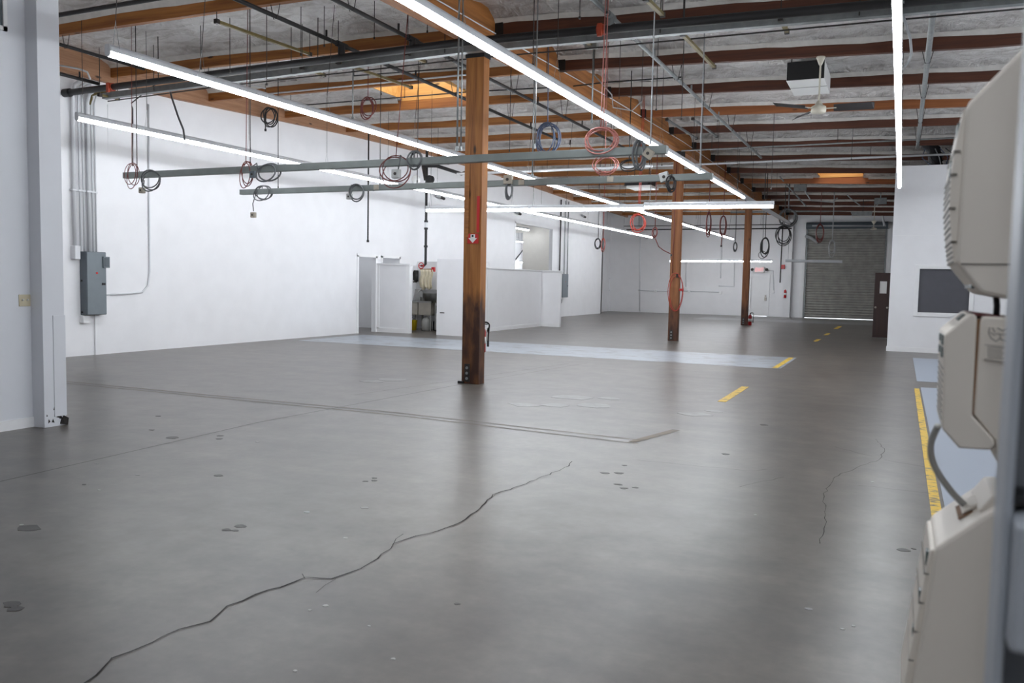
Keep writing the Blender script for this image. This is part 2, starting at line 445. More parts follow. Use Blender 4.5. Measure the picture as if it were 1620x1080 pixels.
# exit door
d2 = struct(empty('door_2', (-6.64,45,0)), 'white exit door in the back wall under an exit sign')
MB().box((-7.08,45.02,.025),(-6.20,45.07,2.05)).build('door_leaf', M_TRIM, d2)
for a, b in (((-7.14,44.97,0),(-7.06,45.0,2.12)),((-6.22,44.97,0),(-6.14,45.0,2.12)),((-7.06,44.97,2.04),(-6.22,45.0,2.12))):
    MB().box(a, b).build('frame_rail', M_TRIM, d2)
MB().box((-6.36,44.99,1.0),(-6.29,45.02,1.10)).build('lock_plate', M_KNOB, d2)
MB().box((-6.37,44.96,.82),(-6.27,45.02,.98)).build('handle', M_KNOB, d2, bevel=.01)
MB().box((-6.42,44.98,2.06),(-6.27,45.0,2.10)).build('door_closer', M_GALV, d2)

# roller door
rd = struct(empty('door_3', (-2.58,45,0)), 'grey corrugated steel roller door in the back wall')
slat = [(0,0),(-.022,.02),(-.030,.062),(-.020,.105),(0,.128)]
zz = .05
me_first = None
while zz < 4.5:
    pr = [(45.06+a, zz+b) for a, b in slat] + [(45.075,zz+.128),(45.075,zz)]
    if me_first is None:
        me_first = MB().prism(pr, -4.38, -.78, 'X').build('slat', M_SLAT, rd)
    else:
        c = me_first.copy(); col.objects.link(c); c.location.z += zz-.05
    zz += .128
for x in (-4.45,-.80): MB().box((x,44.97,0),(x+.07,45.05,4.6)).build('guide_rail', M_GALV, rd)
MB().box((-4.38,45.03,.03),(-.78,45.09,.06)).build('bottom_bar', M_ROD, rd)
MB().cyl((-4.45,44.82,4.62),(-.70,44.82,4.62),.17,16).build('drum_hood', M_PANELDK, rd)
m = MB(); z = .3
while z < 4.2:
    m.box((-4.50,44.96,z),(-4.46,44.98,z+.03)); z += .17
m.build('guide_bolts', M_ROD, rd)

# left ledger beam
LB = [(5.8,5.05),(9,5.10),(13.3,5.185),(19,5.42),(23.2,5.52),(30,5.46),(36.54,5.29),(45,5.18)]
ceil = struct(MB().box((-19,-4.2,TOP),(-13.9,46,TOP+.1)).build('ceiling', M_WALL), 'timber roof with foil insulation between the purlins')
def sloped_beam(name, tab, x0, x1, dz, mat, parent, segs):
    for (ya, za), (yb, zb_) in zip(tab, tab[1:]):
        n = MB()
        n.v = [(x0,ya,za),(x1,ya,za),(x1,yb,zb_),(x0,yb,zb_),(x0,ya,za+dz),(x1,ya,za+dz),(x1,yb,zb_+dz),(x0,yb,zb_+dz)]
        n.f = [(0,3,2,1),(4,5,6,7),(0,1,5,4),(1,2,6,5),(2,3,7,6),(3,0,4,7)]
        n.build(name, mat, parent)
sloped_beam('ledger', LB, -13.9, -13.79, .5, M_LEDGER, ceil, 0)
# girder in lengths between the columns
GS = [-4,0,5.8,11.3,17.2,23,28.5,34.15,39.6,45]
for ya, yb in zip(GS, GS[1:]):
    n = MB()
    for y in (ya, yb):
        g = GX(y); z = lerp(ZG, y)
        n.v += [(g-.11,y,z-.235),(g+.11,y,z-.235),(g+.11,y,z+.5),(g-.11,y,z+.5)]
    n.f = [(0,1,2,3),(7,6,5,4),(0,4,5,1),(1,5,6,2),(2,6,7,3),(3,7,4,0)]
    n.build('girder', M_GIRDER, ceil)
SKY = [(-10.45,-8.75,14.9,16.55,2), (-2.75,-1.35,29.9,31.48,2), (-9.6,-8.0,39.9,41.44,2)]
# purlins
PY = [11.62+2.49*k for k in range(-6, 14)]
for i, y in enumerate(PY):
    g = GX(y)
    for side in (0, 1):
        xa, xb_ = ((-13.9, g-.11), (g+.11, 7.5))[side]
        n = MB(); X0 = [xa, xb_] if side == 0 else [xa, 1.0, xb_]
        for x in X0:
            z = zb(x, y)
            n.v += [(x,y-.045,z),(x,y+.045,z),(x,y+.045,z+.45),(x,y-.045,z+.45)]
        for q in range(len(X0)-1):
            o = q*4; n.f += [(o,o+1,o+5,o+4),(o+1,o+2,o+6,o+5),(o+2,o+3,o+7,o+6),(o+3,o,o+4,o+7)]
        e = (len(X0)-1)*4; n.f += [(3,2,1,0),(e,e+1,e+2,e+3)]
        mat = M_PURLIN if side == 0 else (M_PURLIN_MID if i in (9, 14) else M_PURLIN_RED)
        n.build('purlin', mat, ceil)
    # folded edge of the insulation along the near face of the purlin
    for xa, xb_ in ((-13.79, g-.11), (g+.11, 7.4)):
        n = MB(); k_ = int((xb_-xa)/.35)
        for q in range(k_+1):
            x = xa+(xb_-xa)*q/k_; z = zb(x, y)
            lo = .165+.012*math.sin(2.1*x+i)+random.uniform(-.008,.008)
            n.v += [(x,y-.052,z+lo),(x,y-.072,z+lo+.025),(x,y-.11,z+.235)]
        for q in range(k_):
            xm_ = xa+(xb_-xa)*(q+.5)/k_
            if any(s_[0]-.1 < xm_ < s_[1]+.1 and abs(y-s_[3]) < .3 for s_ in SKY): continue
            o = q*3; n.f += [(o,o+3,o+4,o+1),(o+1,o+4,o+5,o+2)]
        n.build('insulation_lip', M_LIP, ceil)
    # steel saddle where the purlin meets the girder
    z = zb(g, y)
    if y > 5: MB().box((g+.11,y-.062,z-.012),(g+.24,y+.062,z+.22)).build('saddle', M_DARK, ceil)
# insulation between the purlins, draped
def batt(x0, x1, y0, y1, ya, yb):
    nx = max(2, int((x1-x0)/.2)); ny = 10; n = MB()
    for i in range(nx+1):
        x = x0+(x1-x0)*i/nx
        for j in range(ny+1):
            y = y0+(y1-y0)*j/ny; v = (y-ya)/(yb-ya)
            e_ = max(0, min(1, min(v, 1-v)/.18))
            z = zb(x, y)+.33 - e_*.035*math.sin(x*5.15)**2
            z += e_*(.03*math.sin(3.1*x+2.3*y+math.sin(1.7*x))+.02*math.sin(7.3*x-5.1*y)+random.uniform(-.012,.012))
            d = max(0, (v-.93)/.07); z -= .12*d + .006*d*math.sin(4*x+y)
            d = max(0, (.06-v)/.06); z -= .08*d
            n.v.append((x,y,z))
    for i in range(nx):
        for j in range(ny):
            a = i*(ny+1)+j; n.f.append((a,a+ny+1,a+ny+2,a+1))
    return n.build('insulation_batt', M_FOIL, ceil, True)
for i in range(len(PY)):
    ya = PY[i]+.045; yb = (PY[i+1]-.045) if i+1 < len(PY) else 45
    if ya > 44.8: continue
    g = GX(ya)
    for (xa, xb_) in ((-13.79, g-.11), (g+.11, 7.4)):
        holes = [s for s in SKY if xa < s[0] < xb_ and ya-.1 < s[2] < yb]
        if holes:
            s = holes[0]
            for q in ((xa,s[0],ya,yb),(s[1],xb_,ya,yb),(s[0],s[1],ya,s[2])): batt(*q, ya, yb)
        else:
            batt(xa, xb_, ya, yb, ya, yb)
# roof deck above, open at the skylights
xs = sorted({-14.0, 7.7, *[s[0] for s in SKY], *[s[1] for s in SKY]}); ys = sorted({-4.2, 45.2, *[s[2] for s in SKY], *[s[3] for s in SKY]})
n = MB()
for a, b in zip(xs, xs[1:]):
    for c, d in zip(ys, ys[1:]):
        if not any(s[0] <= (a+b)/2 <= s[1] and s[2] <= (c+d)/2 <= s[3] for s in SKY): n.box((a,c,TOP),(b,d,TOP+.1))
n.build('roof_deck', M_PLY, ceil)
for s in SKY:
    z0 = min(zb(s[0],s[2]), zb(s[1],s[3]))+.30
    b = .03
    MB().box((s[0]-b,s[2],z0),(s[0],s[3],TOP+.15)).build('skylight_board', M_PLY, ceil)
    MB().box((s[1],s[2],z0),(s[1]+b,s[3],TOP+.15)).build('skylight_board', M_PLY, ceil)
    MB().box((s[0]-b,s[2]-b,z0),(s[1]+b,s[2],TOP+.15)).build('skylight_board', M_PLY, ceil)
    MB().box((s[0]-b,s[3],z0-.05),(s[1]+b,s[3]+b,TOP+.15)).build('skylight_board', M_PLY, ceil)

# ------------------------------------------------------------------ floor marks
def patch(name, x0, x1, y0, y1, mat, z=.002):
    n = MB(); nx = 1
    n.box((x0,y0,0),(x1,y1,z)); return n.build(name, mat, floor_o)
patch('painted_strip', -13.4, -2.0, 16.55, 19.35, M_BLUEP)
patch('painted_strip', -8.6, -.95, 38.4, 41.2, M_WORNP)
patch('painted_strip', -7.4, -5.0, 42.2, 43.6, M_WORNP)
patch('painted_patch', .32, 3.5, 15.75, 21.07, M_BLUEP2)
patch('painted_patch', .36, 3.5, 2.0, 14.8, M_BLUEP2)
def ribbon(name, pts, wd, mat, z=.003):
    pts = [Vector((p.x, p.y, z)) for p in pts]; n = MB()
    for i, p in enumerate(pts):
        d = (pts[min(i+1,len(pts)-1)]-pts[max(i-1,0)]).normalized(); r = Vector((d.y,-d.x,0))
        ww = wd[i] if isinstance(wd, list) else wd
        n.v += [tuple(p-r*ww/2), tuple(p+r*ww/2)]
    for i in range(len(pts)-1): n.f.append((2*i,2*i+1,2*i+3,2*i+2))
    return n.build(name, mat, floor_o)
def fl(*pp): return [P(x, y, Z=0) for x, y in pp]
def jitter(pts, step, amp):
    out = []
    for a, b in zip(pts, pts[1:]):
        k = max(1, int((b-a).length/step))
        for i in range(k):
            out.append(a.lerp(b, i/k) + Vector((random.uniform(-amp,amp), random.uniform(-amp,amp), 0)))
    return out+[pts[-1]]
ck = jitter(fl((130,1088),(172,1048),(180,1040),(240,1018),(285,995),(325,984),(362,958),(425,935),(482,915),(530,915),(570,900),(608,876),(622,860),(640,853),(690,840),(735,822),(765,800),(780,783),(830,765),(895,740),(905,730)), .07, .017)
ribbon('crack', ck, [random.uniform(.004,.011) for _ in ck], M_CRACK)
for pp in (((482,915),(478,908)),((530,915),(500,938)),((622,860),(638,845)),((1010,728),(1110,738),(1190,745),(1215,742)),
           ((1298,860),(1308,815),(1302,785),(1320,755),(1360,738),(1390,728),(1400,712),(1385,695)),((1400,728),(1470,740)),((1320,707),(1380,722)),((1360,768),(1470,780)),((1170,770),(1240,755))):
    c2 = jitter(fl(*pp), .08, .012); ribbon('crack', c2, [random.uniform(.002,.005) for _ in c2], M_CRACK)
ribbon('joint', fl((0,762),(410,668),(740,606)), .008, M_CRACK)
ribbon('joint', fl((740,606),(930,574)), .006, M_JOINT)
ribbon('joint', fl((560,625),(900,575)), .006, M_JOINT)
ribbon('joint', fl((100,603),(620,652),(1020,697)), .022, M_TAN)
ribbon('joint', fl((100,606),(620,656),(1010,702)), .022, M_TAN)
ribbon('joint', fl((1000,699),(1070,680)), .09, M_TAN)
# dark spots and paint specks on the concrete
def blob(name, x, y, rx, mat):
    c = P(x, y, Z=0); n = MB(); k = 9
    ph = random.uniform(0,6)
    prof = [(c.x+rx*math.cos(t*2*math.pi/k+ph)*random.uniform(.7,1.2), c.y+rx*.8*math.sin(t*2*math.pi/k+ph)*random.uniform(.7,1.2)) for t in range(k)]
    n.prism(prof, 0, .0018, 'Z'); return n.build(name, mat, floor_o)
for x, y, r in ((272,692,.09),(347,694,.05),(348,689,.05),(45,835,.10),(380,832,.05),(358,838,.04),(372,839,.03),(345,752,.05),(578,761,.03),(592,756,.03),(592,760,.03),(19,955,.06),(25,963,.05),(250,658,.04),(240,680,.04),(133,766,.02),(957,748,.05),(980,748,.05),(978,766,.04),(987,772,.04),(1005,771,.03),(988,736,.03),(1148,718,.05),(1208,672,.06),(723,955,.02),(1430,870,.05),(1446,868,.02)):
    blob('stain', x, y, r*.8, M_STAIN)
for x, y, r in ((218,751,.04),(153,733,.04),(34,830,.03),(157,775,.03),(407,699,.04),(515,958,.035),(490,965,.02),(577,803,.06),(547,851,.03),(485,810,.05),(1280,963,.04),(1333,995,.02),(1350,990,.02),(1195,814,.02),(1380,762,.03),(467,1061,.02),(584,990,.015),(622,1042,.02)):
    blob('paint_speck', x, y, r*.5, M_WORNP if r > .035 else M_SPECK)
for x, y, r in ((905,628,.30),(938,641,.26),(880,641,.22),(1100,655,.20),(965,630,.15),(830,640,.2),(620,600,.25),(590,603,.2),(1130,650,.12)):
    blob('scuff', x, y, r, M_PALESCUFF)
# yellow floor tape: things of their own
def tape(x0, x1, y0, y1, label):
    n = MB().box((x0,y0,0),(x1,y1,.004)); return tag(n.build('floor_tape', M_YTAPE), label, 'tape', 'yellow floor tape')
tape(.265,.335,6.0,14.55,'long worn yellow tape line beside the blue painted floor on the right')
tape(-2.16,-2.05,11.35,13.25,'yellow tape strip near the end of the pale painted floor band')
tape(-2.16,-2.06,16.6,19.3,'faint yellow tape at the end of the pale painted floor band')
tape(-2.22,-2.10,25.6,26.8,'nearest of three small yellow tape dashes in the far aisle')
tape(-2.22,-2.10,29.2,30.6,'middle one of three small yellow tape dashes in the far aisle')
tape(-2.24,-2.08,34.0,36.5,'farthest of three small yellow tape dashes in the far aisle')

# ------------------------------------------------------------------ columns
def column(x0, x1, y0, y1, mat, label):
    xm = (x0+x1)/2; ym = (y0+y1)/2
    t = thing('timber_column', (xm,ym,0), label, 'column', 'timber columns')
    top = lerp(ZG, ym)-.235
    MB().box((x0,y0,.0),(x1,y1,top)).build('post', mat, t, bevel=.006)
    bs = MB().box((x0+.05,y0-.008,.03),(x0+.05+.09,y0,.30)).build('base_strap', M_ROD, t)
    for z in (.08,.16,.24): MB().cyl((x0+.095,y0-.02,z),(x0+.095,y0-.006,z),.022,8).build('bolt', M_GALV, bs)
    MB().box((x0-.01,y0-.01,top-.16),(x1+.01,y1+.01,top)).build('cap_plate', M_BLACK, t)
    return t
c1 = column(-5.97,-5.68,11.20,11.39,M_COLUMN,'nearest timber column, golden brown with a dark worn lower half')
MB().box((-6.02,11.17,0),(-5.93,11.21,.035)).build('base_angle', M_DARK, c1)
MB().box((-5.945,11.188,2.20),(-5.885,11.20,3.05)).build('wood_batten', M_PURLIN, c1)
column(-5.79,-5.53,22.92,23.12,M_COLUMN2,'second timber column back, hung with a red hose coil')
column(-5.69,-5.44,34.05,34.25,M_COLUMN2,'farthest timber column, near the white exit door')
# sign on column 1
c = P(748.5,377,Y=11.19)
s = thing('arrow_sign', (c.x,11.195,c.z), 'small red sign with white down arrow on the nearest column', 'sign')
MB().box((c.x-.095,11.19,c.z-.075),(c.x+.085,11.20,c.z+.07)).build('plate', M_SIGNRED, s)
MB().prism([(c.x-.005,c.z-.065),(c.x+.065,c.z+.005),(c.x+.03,c.z+.005),(c.x+.03,c.z+.06),(c.x-.04,c.z+.06),(c.x-.04,c.z+.005),(c.x-.075,c.z+.005)],11.183,11.19).build('arrow', M_SIGNWHITE, s)
MB().box((c.x-.02,11.180,c.z+.02),(c.x+.01,11.183,c.z+.05)).build('pictogram', M_DARK, s)
tag(MB().box((c.x+.055,11.186,c.z+.09),(c.x+.095,11.20,c.z+.62)).build('red_strip_sign', M_SIGNRED), 'narrow vertical red strip sign above the arrow on the nearest column', 'sign')

def extinguisher(x, y, z, h, label, hose=1):
    t = thing('fire_extinguisher', (x,y,z), label, 'extinguisher')
    r = h*.14
    MB().lathe((x,y,z), [(r*.9,0),(r,.02),(r,h*.7),(r*.8,h*.78),(r*.35,h*.83),(r*.3,h*.88)], 14).build('cylinder', M_EXT, t, True)
    MB().lathe((x,y,z+h*.3), [(r*1.02,0),(r*1.02,h*.22)], 14).build('label_band', M_SIGNWHITE, t, True)
    MB().box((x-.02,y-.015,z+h*.88),(x+.02,y+.015,z+h*.93)).box((x-.02,y-.012,z+h*.93),(x+.1,y+.012,z+h*.96)).box((x-.02,y-.012,z+h*.98),(x+.1,y+.012,z+h)).build('handle', M_DARK, t)
    pts = [(x,y,z+h*.9)]
    for i in range(9):
        a = math.pi*i/8
        pts.append((x+hose*(r*.9+.045 - (r*.9+.045)*math.cos(a))*.62, y-.0, z+h*.9+.05*math.sin(a)-h*.0))
    pts += [(x+hose*(r+.05),y,z+h*.6),(x+hose*(r+.045),y,z+h*.38)]
    MB().tube(pts, .011, 8).build('hose', M_DARK, t, True)
    MB().cyl((x+hose*(r+.045),y,z+h*.4),(x+hose*(r+.045),y,z+h*.2),.017,8).build('nozzle', M_DARK, t)
    return t
extinguisher(P(767.5,530,Y=11.48).x-.058, 11.48, .46, .46, 'red fire extinguisher with black hose behind the nearest column')
extinguisher(-5.38, 34.32, .0, .5, 'dark red fire extinguisher on the floor at the farthest column')
extinguisher(-5.33, 44.80, .98, .5, 'red fire extinguisher on the back wall near the roller door')

# ------------------------------------------------------------------ linear LED lights
LENSZ = 3.84
def led_unit(p0, p1, lit, label, group, first=False, last=False, hang=True, ztop=None, hx=0):
    """one 4-foot strip; p0,p1 = ends of the lens underside"""
    p0, p1 = Vector(p0), Vector(p1); d = (p1-p0).normalized(); c = (p0+p1)/2
    t = thing('strip_light', c, label, 'light', group)
    s = Vector((d.y,-d.x,0)).normalized()
    e = d*.004
    def sweep(prof):
        n = MB(); m = len(prof)
        for p in (p0+e, p1-e):
            for a, b in prof: n.v.append(tuple(p + s*a + Vector((0,0,b))))
        n.f = [tuple(range(m)), tuple(range(2*m-1, m-1, -1))] + [(i, m+i, m+(i+1)%m, (i+1)%m) for i in range(m)]
        return n
    k = 12; R = .037; q0 = math.radians(-18); q1 = math.pi-q0
    lens = [(R*math.cos(q0+(q1-q0)*i/k), .042-.042*math.sin(q0+(q1-q0)*i/k)) for i in range(k+1)]
    sweep(lens).build('diffuser', M_LED if lit else M_LENS_OFF, t)
    hs = [(-.034,.054),(.034,.054),(.037,.105),(.026,.128),(-.026,.128),(-.037,.105)]
    sweep(hs).build('housing', M_HOUSING, t)
    for f, p, q in ((first,p0,-1),(last,p1,1)):
        if f:
            n = MB(); pr = [(a*1.06,b) for a, b in lens]+[(-.038,.105),(-.028,.13),(.028,.13),(.038,.105)]; m = len(pr)
            for pp in (p, p+d*q*.012):
                for a, b in pr: n.v.append(tuple(pp+s*a+Vector((0,0,b))))
            n.f = [tuple(range(m)), tuple(range(2*m-1, m-1, -1))] + [(i, m+i, m+(i+1)%m, (i+1)%m) for i in range(m)]
            n.build('end_cap', M_HOUSING, t)
    if hang:
        h = p0 + d*.1
        top = zb(h.x, h.y)+.3 if ztop is None else ztop
        hc = MB().tube([h+Vector((0,0,min(.40,(top-h.z)*.5))), Vector((h.x+hx,h.y,top))], .0045, 5).build('hanger_cable', M_ROD, t)
        MB().tube([h+s*.05+Vector((0,0,.10)), h+Vector((0,0,min(.40,(top-h.z)*.5))), h-s*.05+Vector((0,0,.10))], .003, 4).build('hanger_yoke', M_GALV, hc)
    return t
ORD = ['','farthest','second','third','fourth','fifth','sixth','seventh','eighth','ninth','tenth','eleventh','twelfth','thirteenth','fourteenth','fifteenth','sixteenth','seventeenth','eighteenth','nineteenth','twentieth']
ORD += ['twenty-'+w for w in ('first','second','third','fourth','fifth','sixth','seventh','eighth','ninth')] + ['thirtieth','thirty-first','thirty-second','thirty-third']
def row(x, y0, y1, rowname, group, unlit_after=None, sag=(), hx=0):
    n = max(1, round((y1-y0)/1.22)); L = (y1-y0)/n
    for i in range(n):
        a = y0+i*L; lit = unlit_after is None or a+.1 < unlit_after
        k = n-i
        lb = ('' if lit else 'switched-off ')+'strip light, '+ORD[k]+(' ' if k == 1 else ' from the far end ')+'in the '+rowname
        z = LENSZ + (.0 if not sag else sag[i % len(sag)])
        led_unit((x,a,z),(x,a+L,z), lit, lb, group, i == 0, i == n-1, i % 2 == 1 or i == 0, hx=hx)
row(3.6, -.2, 21.4, 'unseen row added at the far right', 'added far right strip lights')  # unseen row, added to light the right part of the hall
row(-.14, -3.2, 21.4, 'row over the right aisle', 'strip lights over the right aisle', sag=(0,.006,.01,.004))
row(-3.88, 3.4, 33.9, 'row right of the columns', 'strip lights right of the columns', 22.2)
row(-7.74, 6.47, 43.1, 'row left of the columns', 'strip lights left of the columns', hx=.12)
row(-11.42, 8.98, 41.4, 'row along the left wall', 'strip lights along the left wall')
# cross-wise pieces
def crossrow(pa, pb, n, lit, label, group):
    pa, pb = Vector(pa), Vector(pb)
    for i in range(n):
        w_ = ('leftmost','second from left','third from left','rightmost')[i] if n == 4 else ('left one','right one')[i]
        led_unit(pa.lerp(pb,i/n), pa.lerp(pb,(i+1)/n), lit, w_+' '+label, group, i == 0, i == n-1, i % 2 == 0)
a, b, c, d = P(675,335,Y=16.2), P(1018,333,Y=16.2), P(1020,330.5,Y=16.2), P(1223,329,Y=16.2)
crossrow(a, b, 4, True, 'strip light in the lower left half of the crosswise row', 'left half of the crosswise strip light row')
crossrow(c, d, 2, True, 'strip light in the higher right half of the crosswise row', 'right half of the crosswise strip light row')
a, b = P(1060,414,Y=41), P(1221,414.5,Y=41)
crossrow(a, b, 4, True, 'strip light of the low crosswise row near the back wall', 'low crosswise strip lights at the back wall')
a, b = P(1243,414.5,Y=41), P(1332,416,Y=41)
crossrow(a, b, 2, False, 'switched-off strip light hanging in front of the roller door', 'switched-off strip lights at the roller door')
# side office lights
za = P(824,383,Y=38.2).z; zb2 = P(824,416,Y=38.6).z
led_unit((-17.4,38.2,za),(-15.3,38.2,za-.12), True, 'upper lit strip light seen through the tall office opening', 'side office strip lights', ztop=4.3)
led_unit((-17.4,38.6,zb2),(-15.6,38.6,zb2), True, 'lower lit strip light seen through the tall office opening', 'side office strip lights', ztop=4.3)
led_unit((-15.8,33.0,3.9),(-15.8,36.0,3.9), True, 'strip light under the side office ceiling', 'side office strip lights', ztop=4.3)
led_unit((-15.8,19.4,3.7),(-15.8,21.8,3.7), True, 'strip light in the room behind the open doorway', 'side office strip lights', ztop=4.3)

# ------------------------------------------------------------------ overhead pipes
def pipe(name, pts, r, mat, label, cat, group=None, k=10, extra=None):
    pts = [Vector(p) for p in pts]
    t = thing(name, pts[0], label, cat, group)
    MB().tube(pts, r, k).build('pipe_run', mat, t, True)
    if extra: extra(t)
    return t
# main sprinkler pipe
PMY = 10.6; R0 = .056
mp = [P(105,152,Y=PMY)+Vector((0,0,R0)), P(735,73,Y=PMY)+Vector((0,0,R0)), P(1412,13.3,Y=PMY)+Vector((0,0,R0))]
d = (mp[2]-mp[1]); mp.append(mp[2]+d*(7.4-mp[2].x)/d.x)
def mzx(x):
    return lerp([(p.x, p.z) for p in mp], x)
def ex(t):
    MB().cyl(mp[0]-Vector((.05,0,0)), mp[0]+Vector((.10,0,0)), .075, 12).build('end_flange', M_BLACK, t)
    for q in (175, 951):
        x = P(q, 60, Y=PMY).x
        z = mzx(x)
        MB().cyl((x-.05,PMY,z),(x+.05,PMY,z),.07,12).build('coupling', M_ORANGE, t)
        MB().box((x-.03,PMY-.085,z-.10),(x+.03,PMY-.05,z+.06)).build('clamp', M_ORANGE, t)
    for x in (-11.5,-8.2,-2.6,0.4):
        MB().tube([(x,PMY,mzx(x)),(x,PMY,zb(x,PMY)+.3)], .008, 5).build('hanger_rod', M_ROD, t)
pipe('sprinkler_main', mp, R0, M_BLACK, 'thick black sprinkler main pipe crossing the hall under the roof', 'pipe', extra=ex, k=14)
# branches along the hall
def branch(pa, pb, z, y0, y1, r, mat, label, tee=True, hang=(), zfun=None):
    a = P(*pa, Z=z); b = P(*pb, Z=z); x = (a.x+b.x)/2
    pts = [(x,y0+(y1-y0)*i/6, z) for i in range(7)]
    def e(t):
        if tee:
            MB().cyl((x,PMY,mzx(x)),(x,PMY,z),.05,10).build('riser', mat, t)
            MB().cyl((x,PMY-.12,z),(x,PMY+.12,z),r*1.5,10).build('tee_fitting', mat, t)
        y = y0+.6
        while y < y1:
            pk = min(PY, key=lambda q: abs(q-y)); zz_ = zb(x, pk)
            MB().tube([(x-.09,pk,zz_+.06),(x-.03,pk,z-r-.004),(x+.03,pk,z-r-.004),(x+.09,pk,zz_+.06)], .006, 5).build('hanger_loop', M_ROD, t)
            # pendent sprinkler head
            MB().cyl((x,pk+1.1,z),(x,pk+1.1,z+.12),.016,8).build('sprinkler_head', mat, t)
            y = pk+2.6
    return pipe('sprinkler_branch', pts, r, mat, label, 'pipe', 'sprinkler branch pipes', extra=e)
branch((480,45),(560,80), 5.02, 3.0, 19.5, .03, M_BLACK, 'black sprinkler branch pipe left of the nearest column')
branch((523,0),(745,107), 4.98, 2.5, 23.0, .028, M_BLACK, 'black sprinkler branch pipe crossing just left of the nearest column top')
branch((990,64),(1176,213), 4.98, 2.5, 23.5, .03, M_GALV, 'grey sprinkler branch pipe right of the timber girder')
branch((1474,40),(1462,140), 4.93, 2.0, 22.5, .04, M_GALV, 'grey pipe held by wire loops at the upper right')
branch((100,116),(170,138), 4.86, 6.2, 10.6, .03, M_BLACK, 'short black pipe joining the main near the left wall', tee=False)
branch((100,72),(160,89), 5.02, 6.2, 10.6, .028, M_BLACK, 'upper short black pipe at the left beside the corner post', tee=False)
pa, pb = P(80,26,Y=7.4), P(300,-11,Y=7.4)
pipe('sprinkler_branch', [pa+(pa-pb)*.25, pa, pb, pb+(pb-pa)*1.2], .028, M_BLACK, 'black pipe crossing the upper left corner of the roof', 'pipe', 'sprinkler branch pipes')
# far cross pipes
for k_, (ya, x0, x1, py, r, mat, lab) in enumerate((
    (24.6, -11, 7, 258, .03, M_CONDUIT_W, 'pale conduit crossing the roof above the right office'),
    (22.6, -5.5, 7, 235, .02, M_GALV, 'thin conduit crossing in front of the right office roof'),
    (40.0, -7.5, 1.0, 324, .045, M_LTCORD, 'pale grey pipe crossing near the back wall'),
    (41.5, -7.8, 1.0, 330, .04, M_BLACK, 'black pipe crossing above the roller door'),
    (42.5, -7.8, 1.0, 336, .04, M_GALV, 'grey pipe crossing just above the roller door'),
    (43.5, -13.4, -5.0, 362, .03, M_BLACK, 'black sprinkler pipe crossing the back wall'),
    (43.0, -13.4, -5.2, 356, .02, M_ROD, 'thin pipe just above the black pipe on the back wall'),
    (18.0, -9.8, -5.0, 258, .03, M_CONDUIT_W, 'pale conduit crossing behind the grey rails'))):
    z = P(1150, py, Y=ya).z
    pts = [(x0,ya,z),(x1,ya,z)]
    def e(t, x0=x0, x1=x1, ya=ya, z=z):
        x = x0+.8
        while x < x1:
            MB().tube([(x,ya,z),(x,ya,zb(x,ya)+.3)], .007, 5).build('hanger_rod', M_ROD, t); x += 3.1
    pipe('cross_pipe', pts, r, mat, lab, 'pipe', 'crosswise pipes', extra=e)

# galvanised wireway under the main pipe
WY = 11.02
wp = [P(165,157,Y=WY), P(735,84,Y=WY), P(1413,25,Y=WY)]
d = wp[2]-wp[1]; wp.append(wp[2]+d*(7.4-wp[2].x)/d.x)
ww = thing('wireway', wp[0], 'long galvanised wireway running below the black main pipe', 'wireway')
for a, b in zip(wp, wp[1:]):
    n_ = max(1, round((b-a).length/3)); 
    for i in range(n_):
        p, q = a.lerp(b,i/n_), a.lerp(b,(i+1)/n_)
        MB().bar(p+Vector((0,0,.05)), q+Vector((0,0,.05)), .10, .10).build('duct_length', M_GALV, ww)
        MB().bar(q+Vector((-.03,0,.05)), q+Vector((.03,0,.05)), .108, .108).build('joint_collar', M_GALV, ww)
for x in (-12,-9,-6.2,-3,-.6,1.8):
    z = lerp([(p.x,p.z) for p in wp], x)
    MB().tube([(x,WY-.06,z+.02),(x,WY-.06,zb(x,WY)+.3)], .007, 5).build('hanger_rod', M_ROD, ww)
# thin conduits along X
def wire(name, pp, r, mat, label, cat='conduit', group='thin overhead conduits', hangers=()):
    pts = [P(x, y, Y=Y) for x, y, Y in pp]
    def e(t):
        for i in hangers:
            p = pts[i]; MB().tube([p, (p.x,p.y,zb(p.x,p.y)+.3)], .006, 5).build('hanger_rod', M_ROD, t)
    return pipe(name, pts, r, mat, label, cat, group, 6, e)
wire('conduit', [(150,163,11.6),(330,139,11.6),(742,93,11.6),(960,74,11.6),(1412,32,11.6),(1640,12,11.6)], .011, M_ROD, 'thin dark conduit crossing the hall just below the wireway', hangers=(1,2,3,4))
wire('conduit', [(420,149,14.0),(540,137,14.0),(740,118,14.0)], .016, M_CONDUIT_W, 'white conduit fixed along a purlin left of the nearest column', hangers=(0,2))
wire('conduit', [(560,120,13.0),(742,106,13.0)], .012, M_BLACK, 'thin black conduit above the orange skylight', hangers=(0,1))
wire('conduit', [(460,168,14.8),(745,145,14.8),(900,137,14.8),(960,130,14.8),(1078,122,14.8),(1078,132,14.8)], .012, M_BLACK, 'thin black conduit with hooks passing under the orange skylight', hangers=(0,1,4))
wire('conduit', [(360,127,12.9),(420,140,12.9)], .012, M_CONDUIT_W, 'short white conduit behind the left strip light')
wire('conduit', [(93,103,9.3),(125,109,9.3),(138,114,9.3),(143,125,9.3)], .014, M_CONDUIT_W, 'white bent conduit beside the corner post', hangers=(0,))
wire('conduit', [(940,118,13.8),(968,150,13.8),(970,170,13.8),(1000,175,13.8),(1015,160,13.8)], .010, M_LTCORD, 'light grey cable looping beside the timber girder', hangers=(0,4))
